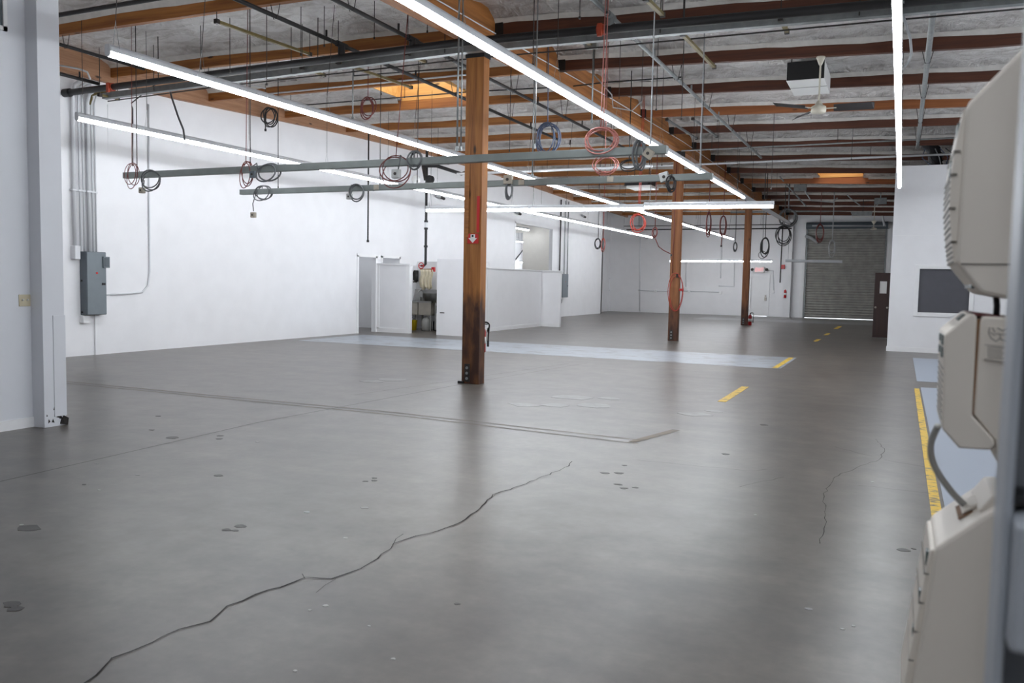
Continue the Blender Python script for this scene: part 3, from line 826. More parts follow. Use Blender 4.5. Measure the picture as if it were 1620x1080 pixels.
# conduit along the girder face
pipe('conduit', [(GX(y)+.125, y, lerp(ZG,y)+.02) for y in (6,11.3,17,23,29,34)], .010, M_CONDUIT_W, 'thin white conduit fixed along the side of the timber girder', 'conduit', 'thin overhead conduits', 6)
# struts (short channels spanning between purlins)
def strut(pa, pb, Ya, Yb, label, mat=M_STRUT):
    a, b = P(*pa, Y=Ya), P(*pb, Y=Yb)
    t = thing('strut_channel', a, label, 'strut', 'strut channels under the roof')
    MB().bar(a, b, .05, .04).build('channel', mat, t)
    for p in (a, b):
        top = zb(p.x,p.y)+.3
        MB().tube([p, (p.x,p.y,top)], .006, 5).build('threaded_rod', M_ROD, t)
        MB().box((p.x-.03,p.y-.03,p.z-.03),(p.x+.03,p.y+.03,p.z+.03)).build('clamp', M_ROD, t)
    return t
strut((343,34),(490,86),9.1,11.3,'olive strut channel between two purlins on the upper left')
strut((478,107),(512,119),10.9,12.2,'short olive strut below the wireway on the left')
strut((535,98),(650,138),10.9,14.1,'long olive strut leading towards the orange skylight')
strut((645,85),(672,98),10.9,12.0,'short olive strut just left of the nearest column top')
strut((1022,-2),(1048,23),9.0,10.4,'brass-coloured strut at the top edge right of the girder')
strut((1080,54),(1130,106),11.1,14.2,'brass-coloured strut hung from the purlins right of the girder')
strut((158,150),(186,156),10.75,11.3,'olive strut by the left wall under the main pipe')
strut((1235,30),(1245,50),10.9,11.9,'short perforated strut under the wireway above the black heater box')
for pa, pb, la in (((1055,189),(1102,219),'left one of two galvanised struts in the dark bay behind the girder'),((1096,188),(1134,216),'right one of two galvanised struts in the dark bay behind the girder')):
    strut(pa, pb, 19.2, 21.4, la, M_GALV)
# vertical drop conduits and rods
RAIL_Z = 3.09
def drop(x, yt, yb_, Y, r, mat, label, ztop=None, box=None):
    a = P(x, yt, Y=Y); b = P(x, yb_, Y=Y)
    p0 = Vector((b.x, Y, max(a.z, zb(b.x,Y)+.3) if ztop is None else ztop))
    t = thing('drop_conduit', p0, label, 'conduit', 'vertical drop conduits')
    MB().tube([p0, (b.x,Y,b.z)], r, 6).build('tube', mat, t, True)
    MB().cyl((b.x,Y,b.z),(b.x,Y,b.z+.06),r*1.6,8).build('connector', mat, t)
    return t
RY1, RY2 = 9.92, 12.52
drop(723,90,239,RY1,.014,M_GALV,'galvanised drop conduit to the front rail left of the nearest column')
drop(729,90,239,RY1+.02,.011,M_GALV,'second thin drop conduit to the front rail left of the nearest column')
drop(846,110,235,RY1,.009,M_GALV,'drop conduit to the front rail right of the nearest column')
drop(1029,110,228,RY1,.008,M_LTCORD,'pale rod holding the right end of the front rail')
drop(1107,160,272,RY2,.008,M_LTCORD,'pale rod holding the right end of the rear rail')
drop(842,170,281,RY2,.012,M_GALV,'drop conduit to the rear rail right of the nearest column')
drop(217,140,271,RY1,.007,M_ROD,'thin dark rod holding the left end of the front rail')
drop(396,140,262,RY1,.007,M_ROD,'thin dark rod holding the front rail near its left quarter')
drop(440,140,300,RY2,.007,M_ROD,'thin dark rod holding the rear rail near its left end')
drop(601,140,295,RY2,.007,M_ROD,'thin dark rod holding the rear rail beside the black pole')
drop(660,150,291,RY2,.007,M_ROD,'thin dark rod holding the rear rail behind the emergency lamp')
drop(936,78,195,13.2,.014,M_GALV,'galvanised drop conduit below the junction box right of the girder')
drop(558,112,190,13.2,.014,M_GALV,'galvanised drop conduit behind the strip light left of the skylight')
drop(582,212,383,19.6,.022,M_BLACK,'black drop pole hanging in front of the left wall')
for x, yt, yb_, Y, la in ((570,180,208,17.5,'a'),):
    pass
# a scatter of ceiling rods
rods = [(318,40,110,10.3),(364,55,115,10.3),(422,0,135,9.5),(476,30,88,10.2),(513,40,74,10.2),(592,48,62,10.4),(676,35,52,10.4),(843,0,105,9.0),(917,10,30,9.4),(960,8,22,9.4),
        (1109,80,265,14.5),(1168,205,290,24.5),(1398,215,228,25.0),(1347,200,253,22.0),(1220,150,300,20.0),(980,300,330,30.0),(1078,70,190,13.0),(1038,75,175,13.0),(865,60,120,12.0),(806,150,240,14.0),
        (640,120,155,14.3),(603,130,150,14.4),(965,235,280,21.0),(1047,245,262,21.0)]
rods = sorted(q for q in rods if zb(P(q[0],q[2],Y=q[3]).x,q[3])+.36-P(q[0],q[2],Y=q[3]).z > .05)
for i, (x, yt, yb_, Y) in enumerate(rods):
    b = P(x, yb_, Y=Y); z1 = zb(b.x, Y)+.40
    t = thing('hanger_rod', (b.x,Y,b.z), 'thin loose rod hanging from the roof, '+('leftmost' if i == 0 else ORD[i+1]+' from the left'), 'rod', 'loose hanger rods')
    MB().tube([(b.x,Y,b.z),(b.x,Y,z1)], .006, 5).build('rod', M_ROD, t)
    MB().cyl((b.x,Y,b.z),(b.x,Y,b.z+.03),.014,6).build('nut', M_ROD, t)

# ------------------------------------------------------------------ hanging rails
def rail(Y, xl, xr, label):
    z0 = RAIL_Z
    t = thing('hanging_rail', ((xl+xr)/2, Y, z0), label, 'rail', 'hanging grey power rails')
    n = 3
    for i in range(n):
        a, b = xl+(xr-xl)*i/n, xl+(xr-xl)*(i+1)/n
        MB().box((a+.002,Y-.05,z0),(b-.002,Y+.05,z0+.095)).build('duct_length', M_RAIL, t, bevel=.004)
        if i: MB().box((a-.012,Y-.053,z0-.003),(a+.012,Y+.053,z0+.098)).build('joint_strap', M_RAIL, t)
    return t
rail(RY1, -11.52, -2.58, 'front of two hanging grey steel rails, crossing before the nearest column')
rail(RY2, -11.47, -2.57, 'rear of two hanging grey steel rails, crossing behind the nearest column')
for x, Y, la in ((598,RY2,'small pale sticker box on the rear rail left of the column'),(827,RY2,'small pale outlet plate on the rear rail right of the column'),(967,RY2,'small white outlet plate near the right end of the rear rail')):
    p = P(x,290,Y=Y); tag(MB().box((p.x-.05,Y-.065,RAIL_Z+.005),(p.x+.05,Y-.05,RAIL_Z+.09)).build('outlet_plate', M_BOXTAN, bevel=.003), la, 'outlet')

# ------------------------------------------------------------------ cord coils and boxes
def coil(cx, cy, rx, ry, Y, mat, label, turns=3, r=.009, top=None, tx=None, twist=.5, tail=None, name='cord_coil', drops=1):
    """loose hank of cord hanging from the roof; cx,cy = centre, rx,ry = radii, all measured in the photograph at distance Y"""
    c = P(cx, cy, Y=Y); k = (P(cx+10,cy,Y=Y)-P(cx-10,cy,Y=Y)).length/20
    kz = abs(P(cx,cy+10,Y=Y).z-P(cx,cy-10,Y=Y).z)/20
    kx = abs(P(cx+10,cy,Y=Y).x-P(cx-10,cy,Y=Y).x)/20
    RX, RZ = rx*kx, ry*kz
    t = thing(name, c, label, 'cord')
    N = 22; pts = []
    rnd = random.Random(int(cx*7+cy))
    for q in range(turns):
        e1, e2, ox, oz, oy = rnd.uniform(.72,1.0), rnd.uniform(.8,1.0), rnd.uniform(-.12,.12)*RX, rnd.uniform(-.0,.16)*RZ, rnd.uniform(-.05,.05)
        if q == 0: e1 = e2 = 1; ox = oz = 0
        loop = []
        for i in range(N):
            a = 2*math.pi*i/N + math.pi/2
            loop.append(c+Vector((RX*e1*math.cos(a)+ox, oy+.5*RX*twist*math.sin(a+q), RZ*e2*math.sin(a)+oz+(1-e2)*RZ*.9)))
        MB().tube(loop, r, 6, True).build('loop', mat, t, True)
    z1 = zb(c.x, Y)+.40 if top is None else top
    for q in range(drops):
        x1 = c.x if tx is None else P(tx, cy, Y=Y).x
        MB().tube([c+Vector((q*.03,0,RZ)), (c.x*.7+x1*.3+q*.035,Y,RZ+c.z+(z1-c.z-RZ)*.3), (x1+q*.03,Y,z1)], r*.8, 6).build('drop_cord', mat, t, True)
    if tail:
        pp = [P(x,y,Y=Y) for x, y in tail]; MB().tube(pp, r, 6).build('tail', mat, t, True)
        e = pp[-1]; MB().cyl(e, e+Vector((0,0,-.05)), r*1.8, 8).build('plug', M_DARK, t)
    return t
def outlet_box(x, y, Y, mat, label, s=.065, rot=0, cord=None):
    p = P(x, y, Y=Y); t = thing('outlet_box', p, label, 'outlet box', 'hanging outlet boxes')
    o = MB().box((p.x-s,p.y-.03,p.z-s),(p.x+s,p.y+.03,p.z+s)).build('box', mat, t, bevel=.008); o.rotation_euler.y = rot
    o = MB().box((p.x-s*.9,p.y-.036,p.z-s*.9),(p.x+s*.9,p.y-.03,p.z+s*.9)).build('cover_plate', mat, t); o.rotation_euler.y = rot
    MB().cyl((p.x,p.y-.042,p.z),(p.x,p.y-.034,p.z),s*.35,10).build('socket', M_ROD, t)
    if cord:
        MB().tube([P(a,b,Y=Y) for a, b in cord], .010, 6).build('cord', M_GRYCORD, t, True)
    return t
RZt = RAIL_Z+.095
coil(209,279,8,20,RY1-.062,M_DKRED,'thin dark red cord coil at the left end of the front rail',3,.006,tx=211)
coil(240,287,14,16,RY1-.062,M_GRYCORD,'grey cable loops around the left end of the front rail',3,.010,top=RZt)
outlet_box(225,301,RY1-.062,M_BOXTAN,'brown outlet box dangling below the left end of the front rail',.045,cord=[(228,285),(227,295)])
coil(389,278,8,20,RY1-.062,M_DKRED,'dark red cord hank on the front rail above the left end of the rear rail',3,.007,tx=393)
coil(423,274,15,14,RY1-.062,M_GRYCORD,'single wide grey cable loop on the front rail left quarter',2,.012,top=RZt)
outlet_box(401,276,RY1-.10,M_PANELDK,'dark plug box hanging on the front rail beside the wide grey loop',.05,cord=[(401,262),(406,258),(408,268)])
coil(415,306,12,12,RY2-.062,M_GRYCORD,'grey cable loops at the left end of the rear rail',3,.010,top=RZt)
outlet_box(401,340,RY2-.062,M_BOXTAN,'small tan outlet box dangling from the left end of the rear rail',.05,cord=[(405,306),(400,322),(401,334)])
coil(565,306,10,13,RY2-.062,M_GRYCORD,'grey cord hank in the middle of the rear rail left of the column',3,.012,top=RZt)
outlet_box(553,311,RY2-.062,M_BOXSTEEL,'small steel box hanging under the rear rail left of the column',.05,cord=[(556,292),(553,305)])
coil(626,274,22,24,RY1-.062,M_DKRED,'large dark red cord loop hanging over both rails left of the column',3,.008,tx=647)
outlet_box(627,275,RY1-.12,M_BOXSTEEL,'pale steel outlet box inside the large dark red cord loop',.06,cord=[(634,245),(632,258),(630,268)])
coil(655,254,10,14,RY1-.062,M_GRYCORD,'dark grey cable bundle on the front rail next to the column',3,.013,top=RZt)
outlet_box(804,284,RY2-.062,M_BOXTAN,'tan outlet box on the rear rail just right of the column',.075)
coil(806,302,5,14,RY2-.062,M_GRYCORD,'narrow black cord loops hanging below the tan box right of the column',3,.012,top=RZt)
coil(866,222,18,24,12.0,M_BLUCORD,'blue grey cable coil hanging above the front rail right of the column',6,.010,tx=864)
coil(950,224,25,20,RY1-.062,M_PINK,'large faded red cord coil hanging over the front rail right of the column',4,.009,tx=953,drops=2)
coil(957,263,18,14,13.4,M_PINK,'faded red cord loops below the front rail near its right end',3,.008)
coil(1012,246,9,23,RY1-.062,M_GRYCORD,'grey and black cable loops at the right end of the front rail',3,.012,top=RZt)
outlet_box(1026,243,RY1-.12,M_BOXTAN,'tan outlet box hanging tilted at the right end of the front rail',.055,.6)
outlet_box(1051,280,RY2-.062,M_BOXSTEEL,'pale outlet box hanging tilted at the right end of the rear rail',.07,-.3)
coil(1062,292,7,12,RY2-.062,M_BLKCORD,'black cord loops beside the pale box at the right end of the rear rail',4,.010,top=RZt)
coil(995,262,14,9,16.0,M_BLKCORD,'black cable loop hanging behind the right end of the front rail',2,.012)
coil(1009,354,12,14,17.5,M_RED,'bright red cord coil below the crosswise strip light',4,.009,tx=1012,drops=2)
coil(1036,368,4,8,21.0,M_DKRED,'small dark red cord knot left of the second column',3,.012,tail=[(1036,376),(1042,390),(1050,396),(1062,402)])
coil(1121,356,4,19,27.0,M_DKRED,'slim dark red hose hank right of the second column',4,.016)
coil(1144,358,5,16,28.0,M_DKRED,'slim maroon hose hank between the second and farthest columns',4,.016,tail=[(1142,374),(1141,388)])
coil(1163,391,2.5,7,29.0,M_BLKCORD,'thin black cord hank just left of the farthest column',3,.014)
coil(1210,392,7,15,31.0,M_BLKCORD,'black cord coil hanging above the exit sign',5,.016)
coil(1206,403,6,6,31.2,M_GRYCORD,'small grey loop below the black coil above the exit sign',1,.012)
coil(1240,374,12,15,32.0,M_BLKCORD,'round black cable coil left of the roller door top',4,.016)
coil(1247,345,14,14,33.0,M_GRYCORD,'wide grey flexible conduit loop under the roof left of the roller door',2,.03)
coil(1297,370,6,14,34.0,M_DKRED,'dark red hose coil hanging in front of the roller door top',3,.016)
coil(1316,394,5,13,34.0,M_LTCORD,'light grey cable loop hanging in front of the roller door',2,.02)
coil(946,386,5,8,26.0,M_BLKCORD,'small black cord knot hanging near the far left wall',3,.012)
coil(954,388,3,10,26.0,M_RED,'small red cord hank hanging near the far left wall',2,.010)
coil(582,173,10,17,13.6,M_DKRED,'brown cord coil hanging below the orange skylight',4,.010)
tt = P(427,186,X=-13.5)
coil(427,186,10,15,tt.y,M_BLKCORD,'dark brown cord coil hanging on the left ledger beam',4,.014,top=5.4,tail=[(421,172),(420,200),(420,204)])
# hose coil on column 2
c = P(1068,462,Y=22.85)
t = thing('hose_coil', (c.x,22.9,c.z), 'red air hose coiled on the second timber column', 'hose')
for q, (dx, s) in enumerate(((0,1),(.035,.93))):
    MB().tube([(c.x+dx+.20*s*math.cos(a)*(1+.1*math.sin(a)), 22.86-.012*q, c.z+(.52*s*math.sin(a))-.03*q) for a in [i*2*math.pi/28 for i in range(28)]], .010, 6, True).build('loop', M_RED, t, True)
MB().box((c.x+.02,22.83,c.z+.40),(c.x+.06,22.92,c.z+.5)).build('hook', M_DARK, t)
MB().box((c.x+.12,22.82,c.z+.04),(c.x+.22,22.92,c.z+.10)).build('coupler', M_EXT, t)
MB().tube([(c.x-.1,22.88,c.z+.52),(c.x-.09,22.88,c.z+1.6),(c.x-.08,22.88,4.9)], .012, 6).build('supply_hose', M_DKRED, t, True)

# junction box + flexible conduit near the girder
p = P(936,74,Y=13.0)
t = thing('junction_box', p, 'white junction box hung under the roof right of the girder', 'junction box')
MB().box((p.x-.10,p.y-.06,p.z-.03),(p.x+.10,p.y+.06,p.z+.05)).build('box', M_BOXSTEEL, t, bevel=.006)
MB().bar(P(920,59,Y=12.2), P(938,73,Y=13.2), .06, .05).build('strut', M_STRUT, t)
MB().tube([P(874,-5,Y=12.0),P(882,20,Y=12.1),P(890,40,Y=12.3),P(897,52,Y=12.5),P(912,62,Y=12.8),P(930,74,Y=13.0)], .018, 8).build('flexible_conduit', M_LTCORD, t, True)
# flexible cables by the left wall
pipe('hanging_cable', [P(262,122,Y=11.0),P(237,140,Y=11.05),P(208,163,Y=11.2),P(210,172,Y=11.2),P(210,262,Y=9.95)], .010, M_ROD, 'dark bent cable dropping to the left end of the front rail', 'cable')
pipe('hanging_cable', [P(268,140,Y=11.4),P(272,155,Y=11.2),P(282,185,Y=10.9),P(290,205,Y=10.7),P(292,221,Y=10.6)], .016, M_GRYCORD, 'grey flexible cable dropping to the left-wall strip lights', 'cable')
pipe('hanging_cable', [P(1425,15,Y=11),P(1432,35,Y=11),P(1440,60,Y=11.2),P(1442,85,Y=11.4),P(1436,100,Y=11.5),P(1430,106,Y=11.5)], .016, M_LTCORD, 'grey flexible cable curving beside the right-hand strip lights', 'cable')

# emergency lamp on a bracket behind the front rail
p = P(668,272,Y=20.0)
t = thing('emergency_lamp', p, 'twin-head emergency lamp on a dark bracket between the rails', 'lamp')
MB().bar(P(668,252,Y=20.), P(674,285,Y=20.), .08, .08, up=(1,0,0)).build('bracket', M_ROD, t)
for x, mat in ((662,M_WHITEPL),(684,M_DARK)):
    q = P(x,284,Y=19.9); MB().tube([q, q+Vector((0,-.05,0)), q+Vector((0,-.16,-.02)), q+Vector((0,-.17,-.02))], [.05,.10,.12,.10], 12).build('lamp_head', mat, t, True)
MB().tube([P(672,262,Y=20.),P(690,262,Y=20.),P(730,275,Y=22.),P(742,270,Y=23.5)], .05, 8).build('arm', M_BLACK, t, True)
for x, y, la in ((700,312,'small dark flood lamp high on the left wall above the sink'),(822,337,'small dark flood lamp on the left wall above the office opening'),(925,342,'small dark flood lamp high on the far left wall'),(916,500,'')):
    if not la: continue
    p = P(x, y, X=WX+.12); t = thing('wall_flood_lamp', p, la, 'lamp', 'wall flood lamps')
    MB().box((WX,p.y-.03,p.z-.02),(WX+.10,p.y+.03,p.z+.02)).build('arm', M_LTCORD, t)
    MB().cyl((WX+.10,p.y-.14,p.z),(WX+.10,p.y+.14,p.z-.03),.05,10).build('lamp_head', M_ROD, t)
    MB().cyl((WX+.10,p.y-.34,p.z+.02),(WX+.10,p.y-.14,p.z),.045,10,.05).build('lamp_back', M_LTCORD, t)

# ------------------------------------------------------------------ ceiling fan, heater box
FY = 14.11
p = P(1295,172,Y=FY)
t = thing('ceiling_fan', p, 'cream ceiling fan with dark blades below the black heater box', 'fan')
zt = zb(p.x,FY)-.02+.02
MB().lathe((p.x,FY,p.z), [(.02,-.07),(.105,-.065),(.115,-.03),(.11,.03),(.06,.06),(.04,.10),(.03,.12)], 20).build('motor', M_FANW, t, True)
MB().cyl((p.x,FY,p.z+.1),(p.x,FY,zt),.014,8).build('down_rod', M_FANW, t)
MB().lathe((p.x,FY,zt-.13), [(.02,0),(.03,.02),(.065,.11),(.07,.13)], 16).build('canopy', M_FANW, t, True)
for a in (math.radians(2), math.radians(122), math.radians(222)):
    d = Vector((math.cos(a), math.sin(a), 0)); q = Vector((p.x,FY,p.z+.0)); s = Vector((-d.y,d.x,0))
    n = MB()
    for rr, wd in ((.22,.05),(.30,.065),(.75,.07),(.80,.05)):
        for sg, dz in ((-1,.04),(1,-.04)):
            n.v.append(tuple(q+d*rr+s*wd*sg+Vector((0,0,dz)))); n.v.append(tuple(q+d*rr+s*wd*sg+Vector((0,0,dz+.006))))
    for i in range(3):
        o = i*4; n.f += [(o,o+2,o+6,o+4),(o+1,o+5,o+7,o+3),(o,o+4,o+5,o+1),(o+2,o+3,o+7,o+6)]
    n.f += [(0,1,3,2),(12,14,15,13)]
    b = n.build('blade', M_FANB, t)
    MB().bar(q+d*.10, q+d*.26, .045, .01).build('blade_arm', M_FANW, b)
a = P(1244,127,Y=15.2); b = P(1304,126,Y=15.2)
x0, x1, z0 = a.x, b.x, (a.z+b.z)/2; z1 = P(1270,97,Y=15.2).z
t = thing('heater_box', ((x0+x1)/2,15.2,z0), 'black-fronted white unit heater box hung between the purlins', 'heater')
MB().box((x0,15.2,z0),(x1,16.4,z1)).build('cabinet', M_WHITEPL, t, bevel=.004)
MB().box((x0+.005,15.19,z0+.01),(x1-.005,15.2,z1)).build('front_grille', M_DARK, t)
MB().box((x0,15.75,z0-.004),(x1,15.76,z0)).build('seam', M_ROD, t)
for x in (x0+.05,x1-.05):
    for y in (15.4,16.2): MB().cyl((x,y,z1),(x,y,zb(x,y)+.3),.01,6).build('hanger_rod', M_ROD, t)
# a second dark unit and far fixtures
p = P(1003,291,Y=24.5)+Vector((.12,0,0))
t = thing('heater_box', p, 'dark box unit under the roof behind the rear rail right end', 'heater')
MB().box((p.x-.35,24.3,p.z-.06),(p.x+.35,25.2,p.z+.18)).build('cabinet', M_DARK, t)
MB().box((p.x-.3,24.35,p.z-.12),(p.x+.45,25.2,p.z-.06)).build('tray', M_WHITEPL, t)
for s_ in (-.2,.25): MB().cyl((p.x+s_,24.8,p.z+.15),(p.x+s_,24.8,zb(p.x,24.8)+.3),.01,6).build('hanger_rod', M_ROD, t)
p = P(1382,362,Y=38.0)
t = thing('ceiling_fan', p, 'small cream ceiling fan hanging before the roller door', 'fan')
MB().lathe((p.x,38,p.z), [(.02,-.04),(.12,-.03),(.13,.02),(.05,.06)], 16).build('motor', M_FANW, t, True)
MB().cyl((p.x,38,p.z),(p.x,38,zb(p.x,38)+.2),.016,8).build('down_rod', M_FANW, t)
MB().lathe((p.x,38,p.z+.2), [(.03,0),(.09,.1),(.1,.14)], 12).build('canopy', M_FANW, t, True)
for a in (.1,2.2,4.3): MB().bar((p.x+.1*math.cos(a),38+.1*math.sin(a),p.z),(p.x+.6*math.cos(a),38+.6*math.sin(a),p.z+.01),.11,.01).build('blade', M_FANB, t)
p = P(1365,339,Y=36.52)
t = thing('unlit_high_bay', p, 'switched-off box light under the roof before the roller door', 'light')
MB().prism([(p.x-.45,p.z+.10),(p.x+.35,p.z+.10),(p.x+.32,p.z-.08),(p.x-.38,p.z-.08)],36.32,36.72).build('reflector', M_GALV, t)
MB().box((p.x-.40,36.30,p.z-.09),(p.x+.33,36.74,p.z-.07)).build('lens', M_WHITEPL, t)
MB().cyl((p.x,36.52,p.z),(p.x,36.52,zb(p.x,36.52)+.1),.012,6).build('hanger_rod', M_ROD, t)
for x, y, Y, la in ((1266,297,33.0,'grey junction box under the roof left of the far skylight'),(1393,318,36.0,'grey junction box under the roof near the right office')):
    p = P(x,y,Y=Y); t = thing('junction_box', p, la, 'junction box')
    MB().box((p.x-.22,Y-.08,p.z-.12),(p.x+.22,Y+.08,p.z+.12)).build('box', M_GALV, t, bevel=.01)
    MB().cyl((p.x,Y,p.z),(p.x,Y,zb(p.x,Y)+.3),.018,6).build('stem', M_GALV, t)
pipe('conduit', [P(1272,300,Y=33.),P(1283,317,Y=33.),P(1310,319,Y=33.),P(1318,320,Y=33),P(1325,313,Y=33.)], .022, M_LTCORD, 'pale bent conduit running from the far junction box', 'conduit', 'thin overhead conduits', 6)
pipe('conduit', [P(1340,308,Y=36.),P(1345,313,Y=36.),P(1362,326,Y=36.),P(1385,326,Y=36.),P(1393,320,Y=36.)], .022, M_LTCORD, 'pale bent conduit near the far right junction box', 'conduit', 'thin overhead conduits', 6)
pipe('conduit', [P(1234,280,Y=31.0),P(1250,298,Y=32.5),P(1268,318,Y=34.),P(1275,326,Y=36)], .028, M_GALV, 'grey sloping conduit left of the far skylight', 'conduit', 'thin overhead conduits', 6)
pipe('hanging_tube', [P(1275,373,Y=44.96),P(1285,377,Y=44.8),P(1294,384,Y=44.6)], .085, M_LTCORD, 'short pale tube leaning at the upper left of the roller door', 'tube')
pipe('door_brace', [P(1394,334,Y=44),P(1398,350,Y=44),P(1399,357,Y=44)], .05, M_CONDUIT_W, 'white angled brace above the roller door right side', 'brace')
pipe('door_brace', [P(1285,357,Y=44.66),P(1402,357,Y=44.66)], .04, M_LTCORD, 'pale bar across the top of the roller door', 'brace')
# ducts on the office roof
t = thing('flexible_duct', (2.0,26,OZ+.1), 'black flexible duct rising from the right office roof', 'duct')
pb = P(1480,262,Y=25.0); pa = P(1475,220,Y=25.2)
MB().tube([(pb.x,25.2,OZ+.08),(pb.x+.0,25.2,OZ+.4),(pb.x-.05,25.2,OZ+.75),(pb.x-.25,25.3,OZ+.95)], [.17,.165,.17,.15], 14).build('duct_hose', M_FLEX, t, True)
for i in range(7): MB().tube([(pb.x+.175*math.cos(a),25.2+.175*math.sin(a),OZ+.12+.09*i) for a in [j*math.pi/8 for j in range(16)]], .012, 5, True).build('rib', M_DARK, t)
t = thing('wall_pipes', (.6,24.8,OZ+.08), 'tangle of dark cables on the right office roof', 'cables')
for i in range(6):
    x = .5+.12*i; MB().tube([(x,24.6+.05*i,OZ+.08),(x+.05,24.7,OZ+.3),(x-.15+.08*i,24.8,OZ+.5),(x-.1,24.9,OZ+.75)], .012, 5).build('cable', (M_BLUCORD,M_DARK,M_LTCORD)[i%3], t, True)

# ------------------------------------------------------------------ left wall: electrical panel etc.
def epanel(y0, y1, z0, z1, dp, label):
    t = thing('electrical_panel', (WX,(y0+y1)/2,z0), label, 'panel')
    MB().box((WX,y0,z0),(WX+dp,y1,z1)).build('cabinet', M_PANELDK, t, bevel=.005)
    dd = MB().box((WX+dp,y0+.01,z0+.01),(WX+dp+.018,y1-.01,z1-.01)).build('door', M_PANEL, t, bevel=.004)
    MB().box((WX+dp+.018,y1-.11,(z0+z1)/2-.03),(WX+dp+.03,y1-.04,(z0+z1)/2+.01)).build('latch', M_DARK, dd)
    MB().box((WX+dp+.018,(y0+y1)/2-.02,z0+(z1-z0)*.65),(WX+dp+.022,(y0+y1)/2+.02,z0+(z1-z0)*.68)).build('warning_label', M_SIGNRED, dd)
    for z in (z0+.05, z0+(z1-z0)*.54): MB().cyl((WX+.05,y0-.012,z),(WX+.05,y0,z),.02,8).build('knockout', M_DARK, t)
    return t
epanel(10.93,11.36,.77,1.95,.17,'tall grey electrical panel on the left wall near the corner post')
p = P(163,415,X=WX+.13)
t = thing('disconnect_box', (WX+.13,p.y,p.z-.1), 'small grey switch box beside the tall electrical panel', 'switch box')
MB().box((WX+.13,p.y-.06,p.z-.10),(WX+.22,p.y+.08,p.z+.11)).build('box', M_PANEL, t, bevel=.005)
MB().box((WX+.22,p.y-.04,p.z-.08),(WX+.228,p.y+.06,p.z+.09)).build('cover', M_PANELDK, t)
for x, ztop, r, zlo, la in ((118,5.05,.035,2.0,'thick white conduit at the left of the panel conduits'),(127,5.05,.018,1.95,'first thin white conduit above the electrical panel'),(133,5.05,.018,1.95,'second thin white conduit above the electrical panel'),(141,4.95,.035,1.95,'thick white conduit into the top of the electrical panel'),(147,4.95,.015,1.95,'third thin white conduit above the electrical panel'),(152,4.95,.015,1.95,'rightmost thin white conduit above the electrical panel')):
    y = P(x, 350, X=WX+.06).y
    t = thing('wall_conduit', (WX+.06,y,zlo), la, 'conduit', 'white conduits above the panel')
    MB().tube([(WX+.06,y,zlo),(WX+.06,y,ztop-.25),(WX+.12,y,ztop-.1),(WX+.3,y+.05,ztop)], r, 8).build('tube', M_CONDUIT_W, t, True)
    MB().box((WX,y-r-.02,3.05),(WX+.06+r,y+r+.02,3.08)).build('strap', M_CONDUIT_W, t)
    if x == 118: MB().box((WX,y-.05,1.80),(WX+.13,y+.06,2.05)).build('pull_box', M_CONDUIT_W, t, bevel=.01)
y = P(133,505,X=WX+.05).y
tag(MB().box((WX,y-.05,.62),(WX+.10,y+.08,.76)).build('outlet_box', M_TRIM, bevel=.005), 'small white box under the tall electrical panel', 'outlet box')
# conduit loop to the right of the panel
pp = [(235,165),(236,330),(237,430),(234,452),(225,462),(205,464),(160,467)]
pipe('wall_conduit', [P(x,y,X=WX+.02) for x, y in pp], .018, M_CONDUIT_W, 'white conduit curving down the left wall to the electrical panel', 'conduit')
pipe('wall_conduit', [P(170,165,X=WX+.01),P(171,350,X=WX+.01)], .006, M_LTCORD, 'thin grey cable down the left wall right of the panel conduits', 'conduit')
# olive bends at the top of the panel conduits
pipe('wall_conduit', [P(141,165,X=WX+.06),P(146,150,X=WX+.1),P(155,146,X=WX+.3),P(190,146,Y=11.3)], .03, M_STRUT, 'olive bent conduit at the top of the panel conduits', 'conduit')
# second electrical panel
epanel(35.1,35.8,.88,1.93,.2,'far grey electrical panel on the left wall beyond the half wall')
for x, r in ((886,.03),(893,.022),(898,.022)):
    y = P(x,400,X=WX+.06).y
    pipe('wall_conduit', [(WX+.06,y,1.9 if x > 887 else .8),(WX+.06,y,5.2)], r, M_GALV if x > 887 else M_ROD, {886:'dark conduit left of the far electrical panel',893:'left grey conduit above the far electrical panel',898:'right grey conduit above the far electrical panel'}[x], 'conduit')
p = P(887,476,X=WX+.1); tag(MB().box((WX,p.y-.25,p.z-.1),(WX+.14,p.y+.05,p.z+.08)).build('outlet_box', M_ROD, bevel=.01), 'small dark box at the foot of the conduit behind the half wall', 'outlet box')
# far left recess pipework
y = P(990,440,X=-14.7).y
t = thing('riser_pipe', (-14.68,y,.6), 'black riser pipe with valve on the far left wall', 'pipe')
z0, z1 = P(988,478,X=-14.68).z, P(988,403,X=-14.68).z
MB().cyl((-14.62,y,z0),(-14.62,y,z1),.045,8).build('tube', M_BLACK, t)
MB().tube([(-14.62,y-.02,z1),(-14.62,y-.4,z1-.05),(-14.62,y-.5,z1+.25),(-14.62,y-.3,z1+.5)], .05, 8).build('bend', M_GALV, t)
MB().box((-14.74,y-.7,z0-.15),(-14.58,y-.1,z0+.1)).build('valve_box', M_LTCORD, t)
MB().cyl((-14.62,y-.5,z0+.1),(-14.62,y-.5,z0+.4),.06,8).build('valve', M_GALV, t)
for a, b, q in (((964,440),(990,440),'upper'),((964,459),(990,459),'lower')):
    pipe('wall_conduit', [P(*a,X=-14.72),P(*b,X=-14.72)], .02, M_CONDUIT_W, q+' of two thin horizontal conduits on the far left recess wall', 'conduit', 'recess wall conduits')
